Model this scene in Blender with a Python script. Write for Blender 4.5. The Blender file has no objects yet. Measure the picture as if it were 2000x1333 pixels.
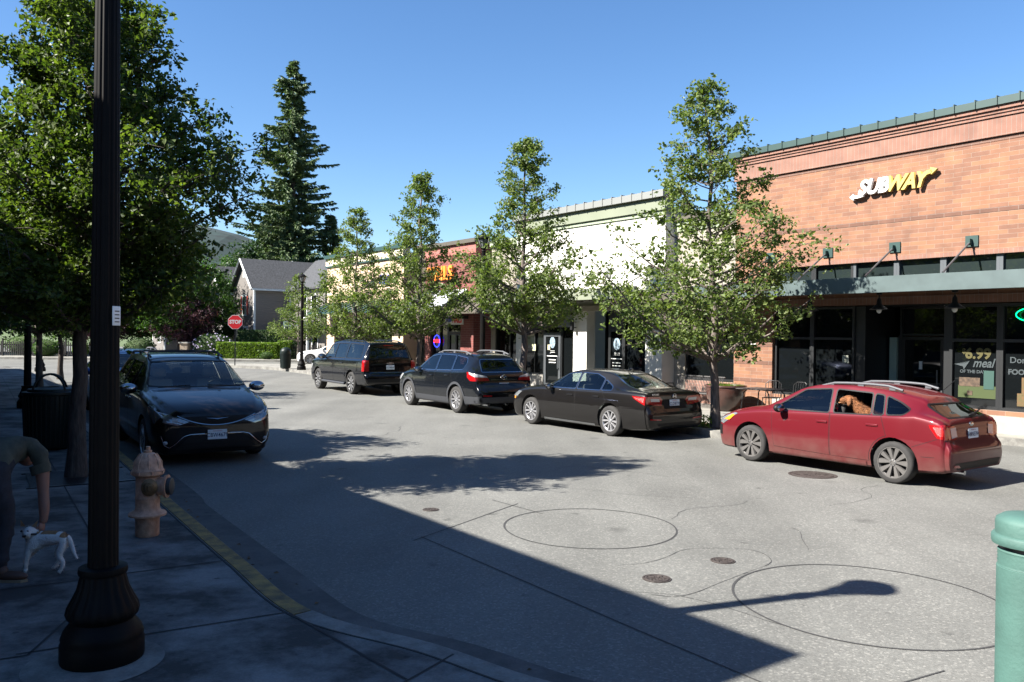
import bpy, bmesh, math, random
from mathutils import Vector, Matrix
from math import sin, cos, pi, radians as R
random.seed(7)
C = bpy.context.scene.collection
SC = bpy.context.scene
# ---------------------------------------------------------------- camera
F_PX, PITCH, ROLL, CAMH = 1621.0, -0.0075, 0.012, 2.2
cp, sp, cr, sr = cos(PITCH), sin(PITCH), cos(ROLL), sin(ROLL)
fwd = Vector((0, cp, sp)); up0 = Vector((0, -sp, cp)); r0 = Vector((1, 0, 0))
rv = r0*cr + up0*sr; uv = -r0*sr + up0*cr
cd = bpy.data.cameras.new('camera'); cam = bpy.data.objects.new('camera', cd); C.objects.link(cam)
cd.sensor_width = 22.2; cd.lens = 22.2*F_PX/2000; cd.clip_end = 6000; cd.clip_start = 0.05
cam.matrix_world = Matrix(((rv.x, uv.x, -fwd.x, 0), (rv.y, uv.y, -fwd.y, 0), (rv.z, uv.z, -fwd.z, CAMH), (0, 0, 0, 1)))
SC.camera = cam
# ---------------------------------------------------------------- sky and sun
SUN_EL, SUN_AZ = R(40.5), R(200.6)          # direction (from +X, ccw) in which the sun stands
w = bpy.data.worlds.new("World"); SC.world = w; w.use_nodes = True
nt = w.node_tree; bg = nt.nodes['Background']
sky = nt.nodes.new('ShaderNodeTexSky'); sky.sky_type = 'NISHITA'; sky.sun_disc = False
sky.sun_elevation = SUN_EL; sky.sun_rotation = (pi/2 - SUN_AZ) % (2*pi)
sky.altitude = 150; sky.air_density = 1.0; sky.dust_density = 0.1; sky.ozone_density = 4.0
hs = nt.nodes.new('ShaderNodeHueSaturation'); hs.inputs['Saturation'].default_value = 1.14; hs.inputs['Hue'].default_value = .503
nt.links.new(sky.outputs[0], hs.inputs['Color']); nt.links.new(hs.outputs[0], bg.inputs[0]); bg.inputs[1].default_value = 0.052
sd = bpy.data.lights.new('sun', 'SUN'); sd.energy = 5.0; sd.angle = R(0.53); sd.color = (1.0, 0.95, 0.88)
sun = bpy.data.objects.new('sun', sd); C.objects.link(sun)
sdir = Vector((cos(SUN_AZ)*cos(SUN_EL), sin(SUN_AZ)*cos(SUN_EL), sin(SUN_EL)))
sun.rotation_euler = sdir.to_track_quat('Z', 'Y').to_euler(); sun.location = sdir*60
SC.view_settings.view_transform = 'Standard'; SC.view_settings.look = 'None'
SC.view_settings.exposure = 1.95; SC.view_settings.gamma = 1
SC.cycles.max_bounces = 8; SC.cycles.transparent_max_bounces = 16
SC.cycles.caustics_reflective = False; SC.cycles.caustics_refractive = False
# ---------------------------------------------------------------- materials
def _n(m, t): return m.node_tree.nodes.new(t)
def _l(m, a, b): m.node_tree.links.new(a, b)
def mat(name, col, rough=0.6, metal=0.0, var=0.0, scale=4.0, bump=0.0, bscale=40.0, coat=0.0, emit=None, es=0.0, spec=0.5, col2=None, detail=5, stretch=None):
    m = bpy.data.materials.new(name); m.use_nodes = True
    p = m.node_tree.nodes['Principled BSDF']
    p.inputs['Base Color'].default_value = (*col, 1); p.inputs['Roughness'].default_value = rough
    p.inputs['Metallic'].default_value = metal; p.inputs['Coat Weight'].default_value = coat
    p.inputs['Coat Roughness'].default_value = 0.03; p.inputs['Specular IOR Level'].default_value = spec
    if emit: p.inputs['Emission Color'].default_value = (*emit, 1); p.inputs['Emission Strength'].default_value = es
    if var > 0 or bump > 0:
        tc = _n(m, 'ShaderNodeTexCoord')
        src = tc.outputs['Object']
        if stretch:
            mp = _n(m, 'ShaderNodeMapping'); mp.inputs['Scale'].default_value = stretch; _l(m, src, mp.inputs[0]); src = mp.outputs[0]
    if var > 0:
        no = _n(m, 'ShaderNodeTexNoise'); no.inputs['Scale'].default_value = scale; no.inputs['Detail'].default_value = detail
        _l(m, src, no.inputs['Vector'])
        rp = _n(m, 'ShaderNodeValToRGB'); c2 = col2 or tuple(c*(1-var) for c in col)
        rp.color_ramp.elements[0].position = 0.32; rp.color_ramp.elements[1].position = 0.68
        rp.color_ramp.elements[0].color = (*c2, 1); rp.color_ramp.elements[1].color = (*[c*(1+var*0.5) for c in col], 1)
        _l(m, no.outputs['Fac'], rp.inputs[0]); _l(m, rp.outputs[0], p.inputs['Base Color'])
    if bump > 0:
        nb = _n(m, 'ShaderNodeTexNoise'); nb.inputs['Scale'].default_value = bscale; nb.inputs['Detail'].default_value = 4
        _l(m, src, nb.inputs['Vector'])
        b = _n(m, 'ShaderNodeBump'); b.inputs['Strength'].default_value = bump; b.inputs['Distance'].default_value = 0.02
        _l(m, nb.outputs['Fac'], b.inputs['Height']); _l(m, b.outputs[0], p.inputs['Normal'])
    return m
def glass(name, tint, rough=0.0):
    m = bpy.data.materials.new(name); m.use_nodes = True; t = m.node_tree; t.nodes.clear()
    o = t.nodes.new('ShaderNodeOutputMaterial'); mx = t.nodes.new('ShaderNodeMixShader')
    tr = t.nodes.new('ShaderNodeBsdfTransparent'); gl = t.nodes.new('ShaderNodeBsdfGlossy'); lw = t.nodes.new('ShaderNodeLayerWeight'); lw.inputs[0].default_value = .5; pw = t.nodes.new('ShaderNodeMath'); pw.operation = 'POWER'; pw.inputs[1].default_value = 4.5; t.links.new(lw.outputs['Facing'], pw.inputs[0])
    fr = t.nodes.new('ShaderNodeMath'); fr.operation = 'MULTIPLY_ADD'; fr.inputs[1].default_value = .88; fr.inputs[2].default_value = .075; t.links.new(pw.outputs[0], fr.inputs[0])
    tr.inputs[0].default_value = (*tint, 1); gl.inputs['Roughness'].default_value = rough
    t.links.new(fr.outputs[0], mx.inputs[0]); t.links.new(tr.outputs[0], mx.inputs[1]); t.links.new(gl.outputs[0], mx.inputs[2])
    t.links.new(mx.outputs[0], o.inputs[0]); return m
def brick(name, c1, c2, mortar, bw=0.4, bh=0.1, vert=False, off=0.5):
    m = bpy.data.materials.new(name); m.use_nodes = True; p = m.node_tree.nodes['Principled BSDF']; p.inputs['Roughness'].default_value = 0.85
    tc = _n(m, 'ShaderNodeTexCoord'); sx = _n(m, 'ShaderNodeSeparateXYZ'); _l(m, tc.outputs['Object'], sx.inputs[0])
    ad = _n(m, 'ShaderNodeMath'); _l(m, sx.outputs[0], ad.inputs[0]); _l(m, sx.outputs[1], ad.inputs[1])
    cb = _n(m, 'ShaderNodeCombineXYZ'); _l(m, ad.outputs[0], cb.inputs[0]); _l(m, sx.outputs[2], cb.inputs[1])
    bt = _n(m, 'ShaderNodeTexBrick'); _l(m, cb.outputs[0], bt.inputs['Vector'])
    bt.offset = off; bt.inputs['Color1'].default_value = (*c1, 1); bt.inputs['Color2'].default_value = (*c2, 1)
    bt.inputs['Mortar'].default_value = (*mortar, 1); bt.inputs['Scale'].default_value = 1; bt.inputs['Mortar Size'].default_value = 0.0045
    bt.inputs['Mortar Smooth'].default_value = 0.2; bt.inputs['Brick Width'].default_value = bw; bt.inputs['Row Height'].default_value = bh
    no = _n(m, 'ShaderNodeTexNoise'); no.inputs['Scale'].default_value = 3; no.inputs['Detail'].default_value = 6; _l(m, tc.outputs['Object'], no.inputs[0])
    mr = _n(m, 'ShaderNodeMapRange'); mr.inputs[1].default_value = .3; mr.inputs[2].default_value = .7; mr.inputs[3].default_value = .82; mr.inputs[4].default_value = 1.14
    _l(m, no.outputs['Fac'], mr.inputs[0])
    mu = _n(m, 'ShaderNodeVectorMath'); mu.operation = 'SCALE'; _l(m, bt.outputs['Color'], mu.inputs[0]); _l(m, mr.outputs[0], mu.inputs['Scale'])
    _l(m, mu.outputs[0], p.inputs['Base Color'])
    b = _n(m, 'ShaderNodeBump'); b.inputs['Strength'].default_value = .6; b.inputs['Distance'].default_value = -.006
    _l(m, bt.outputs['Fac'], b.inputs['Height']); _l(m, b.outputs[0], p.inputs['Normal'])
    return m
def leafmat(name, col, col2, trans=0.35, rough=0.42):
    m = bpy.data.materials.new(name); m.use_nodes = True; p = m.node_tree.nodes['Principled BSDF']
    g = _n(m, 'ShaderNodeNewGeometry'); rp = _n(m, 'ShaderNodeValToRGB')
    rp.color_ramp.elements[0].color = (*col2, 1); rp.color_ramp.elements[1].color = (*col, 1)
    _l(m, g.outputs['Random Per Island'], rp.inputs[0]); _l(m, rp.outputs[0], p.inputs['Base Color'])
    p.inputs['Roughness'].default_value = rough; p.inputs['Specular IOR Level'].default_value = 0.3
    tl = _n(m, 'ShaderNodeBsdfTranslucent'); mx = _n(m, 'ShaderNodeMixShader'); mx.inputs[0].default_value = trans
    sc = _n(m, 'ShaderNodeVectorMath'); sc.operation = 'MULTIPLY'; sc.inputs[1].default_value = (1.3, 1.5, 0.5); _l(m, rp.outputs[0], sc.inputs[0]); _l(m, sc.outputs[0], tl.inputs[0])
    o = m.node_tree.nodes['Material Output']; _l(m, p.outputs[0], mx.inputs[1]); _l(m, tl.outputs[0], mx.inputs[2]); _l(m, mx.outputs[0], o.inputs[0])
    return m
def asphalt():
    m = bpy.data.materials.new('asphalt'); m.use_nodes = True; p = m.node_tree.nodes['Principled BSDF']; p.inputs['Roughness'].default_value = 0.75
    p.inputs['Specular IOR Level'].default_value = 0.35
    tc = _n(m, 'ShaderNodeTexCoord'); O = tc.outputs['Object']
    def noise(s, d=4):
        n = _n(m, 'ShaderNodeTexNoise'); n.inputs['Scale'].default_value = s; n.inputs['Detail'].default_value = d; _l(m, O, n.inputs[0]); return n.outputs['Fac']
    vo = _n(m, 'ShaderNodeTexVoronoi'); vo.inputs['Scale'].default_value = 62; _l(m, O, vo.inputs['Vector'])
    sc = _n(m, 'ShaderNodeSeparateColor'); _l(m, vo.outputs['Color'], sc.inputs[0])
    r1 = _n(m, 'ShaderNodeValToRGB'); e = r1.color_ramp.elements
    e[0].position = 0; e[0].color = (.100, .100, .092, 1); e[1].position = .55; e[1].color = (.126, .126, .115, 1)
    x = e.new(.86); x.color = (.134, .134, .123, 1); x = e.new(.95); x.color = (.185, .182, .165, 1)
    _l(m, sc.outputs[0], r1.inputs[0])
    mr = _n(m, 'ShaderNodeMapRange'); mr.inputs[1].default_value = .3; mr.inputs[2].default_value = .72; mr.inputs[3].default_value = .84; mr.inputs[4].default_value = 1.1
    _l(m, noise(.55, 8), mr.inputs[0])
    mu = _n(m, 'ShaderNodeVectorMath'); mu.operation = 'SCALE'; _l(m, r1.outputs[0], mu.inputs[0]); _l(m, mr.outputs[0], mu.inputs['Scale'])
    mr2 = _n(m, 'ShaderNodeMapRange'); mr2.inputs[1].default_value = .67; mr2.inputs[2].default_value = .74; mr2.inputs[3].default_value = 1; mr2.inputs[4].default_value = .62
    _l(m, noise(3.1, 3), mr2.inputs[0])
    mu2 = _n(m, 'ShaderNodeVectorMath'); mu2.operation = 'SCALE'; _l(m, mu.outputs[0], mu2.inputs[0]); _l(m, mr2.outputs[0], mu2.inputs['Scale'])
    mp = _n(m, 'ShaderNodeMapping'); mp.inputs['Rotation'].default_value = (0, 0, R(54)); mp.inputs['Scale'].default_value = (.9, .10, 1); _l(m, O, mp.inputs[0])
    n3 = _n(m, 'ShaderNodeTexNoise'); n3.inputs['Scale'].default_value = 1.0; n3.inputs['Detail'].default_value = 5; _l(m, mp.outputs[0], n3.inputs[0])
    mr3 = _n(m, 'ShaderNodeMapRange'); mr3.inputs[1].default_value = .35; mr3.inputs[2].default_value = .65; mr3.inputs[3].default_value = .86; mr3.inputs[4].default_value = 1.10; _l(m, n3.outputs['Fac'], mr3.inputs[0])
    v3 = _n(m, 'ShaderNodeTexVoronoi'); v3.inputs['Scale'].default_value = .62; _l(m, O, v3.inputs['Vector'])
    mr4 = _n(m, 'ShaderNodeMapRange'); mr4.inputs[1].default_value = .03; mr4.inputs[2].default_value = .12; mr4.inputs[3].default_value = .68; mr4.inputs[4].default_value = 1; _l(m, v3.outputs['Distance'], mr4.inputs[0])
    pm_ = _n(m, 'ShaderNodeMath'); pm_.operation = 'MULTIPLY'; _l(m, mr3.outputs[0], pm_.inputs[0]); _l(m, mr4.outputs[0], pm_.inputs[1])
    mu3 = _n(m, 'ShaderNodeVectorMath'); mu3.operation = 'SCALE'; _l(m, mu2.outputs[0], mu3.inputs[0]); _l(m, pm_.outputs[0], mu3.inputs['Scale'])
    _l(m, mu3.outputs[0], p.inputs['Base Color'])
    b = _n(m, 'ShaderNodeBump'); b.inputs['Strength'].default_value = .5; b.inputs['Distance'].default_value = .006
    _l(m, noise(90, 3), b.inputs['Height']); _l(m, b.outputs[0], p.inputs['Normal'])
    return m
def concrete(name, c1, c2, sc=1.1):
    m = bpy.data.materials.new(name); m.use_nodes = True; p = m.node_tree.nodes['Principled BSDF']; p.inputs['Roughness'].default_value = 0.85
    tc = _n(m, 'ShaderNodeTexCoord'); O = tc.outputs['Object']
    mp = _n(m, 'ShaderNodeMapping'); mp.inputs['Rotation'].default_value = (0, 0, R(-8)); mp.inputs['Scale'].default_value = (1.1, 1.25, 1); _l(m, O, mp.inputs[0])
    a = _n(m, 'ShaderNodeTexNoise'); a.inputs['Scale'].default_value = sc; a.inputs['Detail'].default_value = 9; a.inputs['Roughness'].default_value = .68; _l(m, mp.outputs[0], a.inputs[0])
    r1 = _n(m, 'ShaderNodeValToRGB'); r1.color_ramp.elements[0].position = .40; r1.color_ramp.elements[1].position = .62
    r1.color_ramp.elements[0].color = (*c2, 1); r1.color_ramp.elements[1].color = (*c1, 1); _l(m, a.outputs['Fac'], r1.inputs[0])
    f = _n(m, 'ShaderNodeTexNoise'); f.inputs['Scale'].default_value = 70; f.inputs['Detail'].default_value = 3; _l(m, O, f.inputs[0])
    mr = _n(m, 'ShaderNodeMapRange'); mr.inputs[1].default_value = .3; mr.inputs[2].default_value = .7; mr.inputs[3].default_value = .85; mr.inputs[4].default_value = 1.12; _l(m, f.outputs['Fac'], mr.inputs[0])
    mu = _n(m, 'ShaderNodeVectorMath'); mu.operation = 'SCALE'; _l(m, r1.outputs[0], mu.inputs[0]); _l(m, mr.outputs[0], mu.inputs['Scale']); _l(m, mu.outputs[0], p.inputs['Base Color'])
    v_ = _n(m, 'ShaderNodeTexVoronoi'); v_.inputs['Scale'].default_value = 3.2; _l(m, O, v_.inputs['Vector'])
    g_ = _n(m, 'ShaderNodeMapRange'); g_.inputs[1].default_value = .055; g_.inputs[2].default_value = .085; g_.inputs[3].default_value = .45; g_.inputs[4].default_value = 1; _l(m, v_.outputs['Distance'], g_.inputs[0])
    m3 = _n(m, 'ShaderNodeVectorMath'); m3.operation = 'SCALE'; _l(m, mu.outputs[0], m3.inputs[0]); _l(m, g_.outputs[0], m3.inputs['Scale']); _l(m, m3.outputs[0], p.inputs['Base Color'])
    b = _n(m, 'ShaderNodeBump'); b.inputs['Strength'].default_value = .3; b.inputs['Distance'].default_value = .005; _l(m, f.outputs['Fac'], b.inputs['Height']); _l(m, b.outputs[0], p.inputs['Normal'])
    return m
# ---------------------------------------------------------------- mesh helpers
class MB:
    def __init__(s): s.v = []; s.f = []; s.sm = []
    def add(s, vs, fs, M=None, smooth=False):
        o = len(s.v); s.v += [tuple(M @ Vector(v)) if M else tuple(v) for v in vs]
        s.f += [tuple(i+o for i in f) for f in fs]; s.sm += [smooth]*len(fs); return s
    def box(s, x0, x1, y0, y1, z0, z1, M=None):
        vs = [(x, y, z) for z in (z0, z1) for y in (y0, y1) for x in (x0, x1)]
        return s.add(vs, [(0, 2, 3, 1), (4, 5, 7, 6), (0, 1, 5, 4), (2, 6, 7, 3), (0, 4, 6, 2), (1, 3, 7, 5)], M)
    def lathe(s, prof, n=24, M=None, flute=0, smooth=True, sx=1, sy=1, nf=20):
        vs = []; fs = []
        for (r, z, *fl) in prof:
            for k in range(n):
                a = 2*pi*k/n; rr = r
                if fl and fl[0]: rr = r*(1-fl[0]*abs(cos(a*nf/2))**3)
                vs.append((rr*cos(a)*sx, rr*sin(a)*sy, z))
        m = len(prof)
        for i in range(m-1):
            for k in range(n):
                fs.append((i*n+k, i*n+(k+1) % n, (i+1)*n+(k+1) % n, (i+1)*n+k))
        fs.append(tuple(range(n-1, -1, -1))); fs.append(tuple(range((m-1)*n, m*n)))
        return s.add(vs, fs, M, smooth)
    def tube(s, pts, rad, n=8, M=None, cap=True, smooth=True):
        pts = [Vector(p) for p in pts]; rs = rad if isinstance(rad, (list, tuple)) else [rad]*len(pts)
        vs = []; fs = []; ref = None
        for i, p in enumerate(pts):
            d = (pts[min(i+1, len(pts)-1)]-pts[max(i-1, 0)]).normalized()
            if ref is None: ref = Vector((0, 0, 1)) if abs(d.z) < .9 else Vector((1, 0, 0))
            a = d.cross(ref)
            if a.length < 1e-4: a = d.cross(Vector((0.3, 1, 0.1)))
            a.normalize(); b = a.cross(d).normalized(); ref = b
            for k in range(n): vs.append(p+(a*cos(2*pi*k/n)+b*sin(2*pi*k/n))*rs[i])
        for i in range(len(pts)-1):
            for k in range(n): fs.append((i*n+k, i*n+(k+1) % n, (i+1)*n+(k+1) % n, (i+1)*n+k))
        if cap: fs.append(tuple(range(n-1, -1, -1))); fs.append(tuple(range((len(pts)-1)*n, len(pts)*n)))
        return s.add(vs, fs, M, smooth)
    def prism(s, poly, z0, z1, M=None):
        n = len(poly); vs = [(x, y, z0) for x, y in poly]+[(x, y, z1) for x, y in poly]
        fs = [tuple(range(n-1, -1, -1)), tuple(range(n, 2*n))]+[(i, (i+1) % n, n+(i+1) % n, n+i) for i in range(n)]
        return s.add(vs, fs, M)
    def ellipsoid(s, c, r, n=16, m=10, M=None, rot=None):
        vs = []; fs = []; c = Vector(c)
        for i in range(m+1):
            t = pi*i/m
            for k in range(n):
                a = 2*pi*k/n; q = Vector((r[0]*sin(t)*cos(a), r[1]*sin(t)*sin(a), r[2]*cos(t)))
                if rot: q = rot @ q
                vs.append(c+q)
        for i in range(m):
            for k in range(n): fs.append((i*n+k, (i+1)*n+k, (i+1)*n+(k+1) % n, i*n+(k+1) % n))
        return s.add(vs, fs, M, True)
    def rbox(s, x0, x1, y0, y1, z0, z1, r=0.03, M=None):
        bm = bmesh.new(); bmesh.ops.create_cube(bm, size=1)
        for v in bm.verts: v.co = Vector((x0+(v.co.x+.5)*(x1-x0), y0+(v.co.y+.5)*(y1-y0), z0+(v.co.z+.5)*(z1-z0)))
        bmesh.ops.bevel(bm, geom=bm.edges[:], offset=r, segments=3, profile=.5, affect='EDGES')
        s.add([v.co.copy() for v in bm.verts], [tuple(v.index for v in f.verts) for f in bm.faces], M, True); bm.free(); return s
    def build(s, name, m=None, parent=None, auto=True):
        me = bpy.data.meshes.new(name); me.from_pydata([tuple(v) for v in s.v], [], s.f)
        me.polygons.foreach_set('use_smooth', s.sm)
        if m: me.materials.append(m)
        me.update(); o = bpy.data.objects.new(name, me); C.objects.link(o)
        if auto and any(s.sm):
            try: me.set_sharp_from_angle(angle=R(40))
            except Exception: pass
        if parent: o.parent = parent
        return o
def empty(name, loc=(0, 0, 0), rz=0):
    o = bpy.data.objects.new(name, None); C.objects.link(o); o.location = loc; o.rotation_euler = (0, 0, rz); o.empty_display_size = .2; return o
def tag(o, label=None, cat=None, group=None, kind=None):
    if label: o['label'] = label
    if cat: o['category'] = cat
    if group: o['group'] = group
    if kind: o['kind'] = kind
    return o
def struct(o): o['kind'] = 'structure'; return o
def copy_tree(o, parent=None):
    c = o.copy(); C.objects.link(c); c.parent = parent
    for ch in list(o.children): copy_tree(ch, c)
    return c
def text(name, body, size, m, parent, M, extr=0.01, off=0.0, shear=0.0, align='CENTER', sx=1.0, spacing=1.0, res=3):
    cu = bpy.data.curves.new(name, 'FONT'); cu.body = body; cu.size = size; cu.extrude = extr; cu.offset = off; cu.shear = shear
    cu.align_x = align; cu.align_y = 'CENTER'; cu.space_character = spacing; cu.resolution_u = res
    t = bpy.data.objects.new(name, cu); C.objects.link(t); bpy.context.view_layer.update()
    me = bpy.data.meshes.new_from_object(t.evaluated_get(bpy.context.evaluated_depsgraph_get()))
    bpy.data.objects.remove(t); me.transform(M @ Matrix.Diagonal((sx, 1, 1, 1)))
    me.materials.clear(); me.materials.append(m)
    o = bpy.data.objects.new(name, me); C.objects.link(o); o.parent = parent; return o
def skin(name, verts, edges, radii, m, parent=None, sub=2, root=0, colfn=None, mats=None):
    me = bpy.data.meshes.new(name); me.from_pydata(verts, edges, []); o = bpy.data.objects.new(name, me); C.objects.link(o)
    md = o.modifiers.new('s', 'SKIN'); md.use_smooth_shade = True; md.branch_smoothing = .6
    sv = me.skin_vertices[0].data
    for i, r in enumerate(radii):
        sv[i].radius = (r, r) if not isinstance(r, tuple) else r
        sv[i].use_root = (i == root)
    o.modifiers.new('u', 'SUBSURF').levels = sub
    bpy.context.view_layer.update()
    n = bpy.data.meshes.new_from_object(o.evaluated_get(bpy.context.evaluated_depsgraph_get())); bpy.data.objects.remove(o)
    n.name = name; n.materials.clear()
    for q in (mats or [m]): n.materials.append(q)
    if colfn:
        for f in n.polygons: f.material_index = colfn(f.center)
    for f in n.polygons: f.use_smooth = True
    o = bpy.data.objects.new(name, n); C.objects.link(o)
    if parent: o.parent = parent
    return o
# ---------------------------------------------------------------- ground, road, pavements
M_asph = asphalt()
M_conc = concrete('sidewalk_concrete', (.175, .172, .163), (.024, .024, .023))  # left pavement concrete, darkened so its colour carries the deep shade
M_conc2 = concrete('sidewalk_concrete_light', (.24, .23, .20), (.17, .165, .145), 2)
M_kerb = concrete('kerb_concrete', (.2, .195, .175), (.11, .105, .095), 3)
M_gut = concrete('gutter_concrete', (.088, .086, .080), (.052, .051, .048), 2)
M_yel = mat('yellow_kerb_paint', (.26, .165, .045), .85, var=.45, scale=7, bump=.4, col2=(.10, .075, .04))
M_joint = mat('joint_tar', (.018, .018, .018), .9)
M_cut = mat('saw_cut', (.03, .03, .03), .9)
M_white = mat('road_paint_white', (.62, .62, .58), .7, var=.3, scale=6)
M_soil = mat('bark_mulch', (.10, .05, .028), .95, var=.5, scale=30, bump=.8, bscale=60)
M_iron = mat('cast_iron_rusty', (.052, .042, .037), .7, metal=.3, var=.4, scale=20, bump=.3)
M_grass = mat('dry_grass_ground', (.07, .10, .03), .95, var=.4, scale=3, bump=.5)

def smooth(pts, k=6):
    out = []; n = len(pts); P = [Vector((*p, 0)) for p in pts]
    for i in range(n-1):
        a, b, c, d = P[max(i-1, 0)], P[i], P[i+1], P[min(i+2, n-1)]
        for j in range(k):
            t = j/k; q = .5*((2*b)+(c-a)*t+(2*a-5*b+4*c-d)*t*t+(3*b-a-3*c+d)*t**3); out.append((q.x, q.y))
    out.append(pts[-1]); return out
def offs(pts, d):
    out = []
    for i, p in enumerate(pts):
        a = Vector(pts[max(i-1, 0)]); b = Vector(pts[min(i+1, len(pts)-1)]); t = (b-a).normalized()
        out.append((p[0]-t.y*d, p[1]+t.x*d))          # d > 0 : to the left of travel
    return out
def strip(name, pts, d0, d1, z0, z1, m):
    a = offs(pts, d0); b = offs(pts, d1); k = MB()
    n = len(a); vs = []; fs = []
    for i in range(n): vs += [(*a[i], z0), (*b[i], z0), (*b[i], z1), (*a[i], z1)]
    for i in range(n-1):
        o = 4*i
        for j in range(4): fs.append((o+j, o+(j+1) % 4, o+4+(j+1) % 4, o+4+j))
    fs += [(0, 1, 2, 3), (4*n-1, 4*n-2, 4*n-3, 4*n-4)]
    o = k.add(vs, fs).build(name, m); bm = bmesh.new(); bm.from_mesh(o.data); bmesh.ops.recalc_face_normals(bm, faces=bm.faces); bm.to_mesh(o.data); bm.free(); return o
def slab(name, poly, z0, z1, m):
    bm = bmesh.new(); vs = [bm.verts.new((x, y, z1)) for x, y in poly]; f = bm.faces.new(vs)
    if f.normal.z < 0 or sum(poly[i][0]*poly[(i+1) % len(poly)][1]-poly[(i+1) % len(poly)][0]*poly[i][1] for i in range(len(poly))) < 0: f.normal_flip()
    bmesh.ops.triangulate(bm, faces=[f])
    if z0 < z1:
        for i in range(len(vs)):
            a, b = vs[i], vs[(i+1) % len(vs)]
            c = bm.verts.new((a.co.x, a.co.y, z0)); d = bm.verts.new((b.co.x, b.co.y, z0)); bm.faces.new((a, c, d, b))
        bmesh.ops.remove_doubles(bm, verts=bm.verts, dist=1e-5); bmesh.ops.recalc_face_normals(bm, faces=bm.faces)
    me = bpy.data.meshes.new(name); bm.to_mesh(me); bm.free(); me.materials.append(m); o = bpy.data.objects.new(name, me); C.objects.link(o); return o
def line(name, a, b, wd, z, m, k=None):
    a = Vector(a); b = Vector(b); t = (b-a).normalized(); q = Vector((-t.y, t.x))*wd/2; k = k or MB()
    k.add([(*(a+q), z), (*(a-q), z), (*(b-q), z), (*(b+q), z)], [(0, 1, 2, 3)]); return k

struct(MB().add([(-3000, -3000, -.06), (3000, -3000, -.06), (3000, 4000, -.06), (-3000, 4000, -.06)], [(0, 1, 2, 3)]).build('ground', M_grass))
struct(MB().add([(-150, -60, 0), (60, -60, 0), (60, 110, 0), (-150, 110, 0)], [(0, 1, 2, 3)]).build('road', M_asph))

kl = smooth([(12, 5.4), (8, 5.0), (4, 4.75), (2, 4.66), (1.0, 4.7), (.27, 4.89), (-.49, 5.48), (-1.45, 6.11), (-2.33, 7.38), (-3.24, 8.75), (-4.22, 10.25), (-4.94, 11.48), (-9.3, 18.2), (-13.7, 25.2), (-18.8, 33.3), (-23.6, 41.0), (-25.4, 43.2), (-28.0, 44.4), (-33, 44.8), (-90, 46)])
# travel runs right-to-left; pavement lies to the left of travel
inner = offs(kl, .17)
yi0 = next(i for i, p in enumerate(kl) if p[0] <= -1.45); yi1 = next(i for i, p in enumerate(kl) if p[1] >= 14.5)
struct(strip('kerb', kl[:yi0+1], 0, .165, -.02, .15, M_kerb))
struct(strip('kerb', kl[yi1:], 0, .165, -.02, .15, M_kerb))
struct(strip('kerb', kl[yi0:yi1+1], .0, .165, -.02, .146, M_kerb))
struct(strip('kerb', kl[yi0:yi1+1], .01, .15, -.02, .153, M_yel))
struct(strip('gutter', kl, -.45, -.002, -.02, .007, M_gut))
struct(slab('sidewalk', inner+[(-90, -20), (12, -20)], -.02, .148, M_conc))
jk = MB()
for a, b in (((-3.1, 5.21), (-1.62, 6.06)), ((-3.28, 6.9), (-3.02, 5.2)), ((-1.6, 6.04), (-.6, 4.9)), ((-3.02, 5.2), (-5.2, 4.0)), ((-3.28, 6.9), (-4.9, 9.4)), ((-3.28, 6.95), (-2.4, 7.5)), ((-3.28, 6.9), (-5.6, 5.6)), ((-.35, 5.3), (-1.0, 4.2))):
    line('', a, b, .018, .152, None, jk)
for i in range(3, 24):
    c = Vector((-3.28, 6.9))+Vector((-.545, .839))*1.55*i*.96; line('', c, c+Vector((.839, .545))*.9, .012, .152, None, jk); line('', c, c-Vector((.839, .545))*3.2, .012, .152, None, jk)
line('', (-4.9, 9.4), (-22, 35.8), .014, .152, None, jk)
struct(jk.build('sidewalk_joint', M_joint))
struct(strip('sidewalk_joint', kl[:yi1+4], .166, .182, .140, .1515, M_joint))

# right-hand side
kr = smooth([(14, 14.9), (10.9, 17.1), (9.2, 18.3), (7.4, 18.9), (6.0, 18.6), (5.2, 18.05), (4.5, 18.05), (4.1, 18.6), (2.2, 21.4), (.05, 24.6), (-2.3, 28.2), (-4.6, 31.8), (-7.6, 37.3), (-10.4, 42.9), (-12.4, 46.2), (-14.4, 48.6), (-16.8, 50.1), (-18.4, 51.6), (-18.0, 53.2), (-14, 53.9), (0, 55), (20, 56.5)])
struct(strip('kerb', kr, 0, -.165, -.02, .15, M_kerb))
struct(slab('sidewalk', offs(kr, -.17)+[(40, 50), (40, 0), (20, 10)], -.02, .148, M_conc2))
struct(slab('planting_bed', [(3.95, 19.25), (4.75, 18.35), (5.45, 18.75), (4.65, 19.75)], .149, .16, M_soil))
jk = MB()
for k in range(30):
    c = Vector((.8062, .5916))*14.7+Vector((.5916, -.8062))*(-12.5-1.5*k); line('', c, c+Vector((.8062, .5916))*4.7, .012, .152, None, jk)
c = Vector((.8062, .5916))*16.6; line('', c+Vector((.5916, -.8062))*-11, c+Vector((.5916, -.8062))*-48, .012, .152, None, jk)
struct(jk.build('sidewalk_joint', M_joint))
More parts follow.
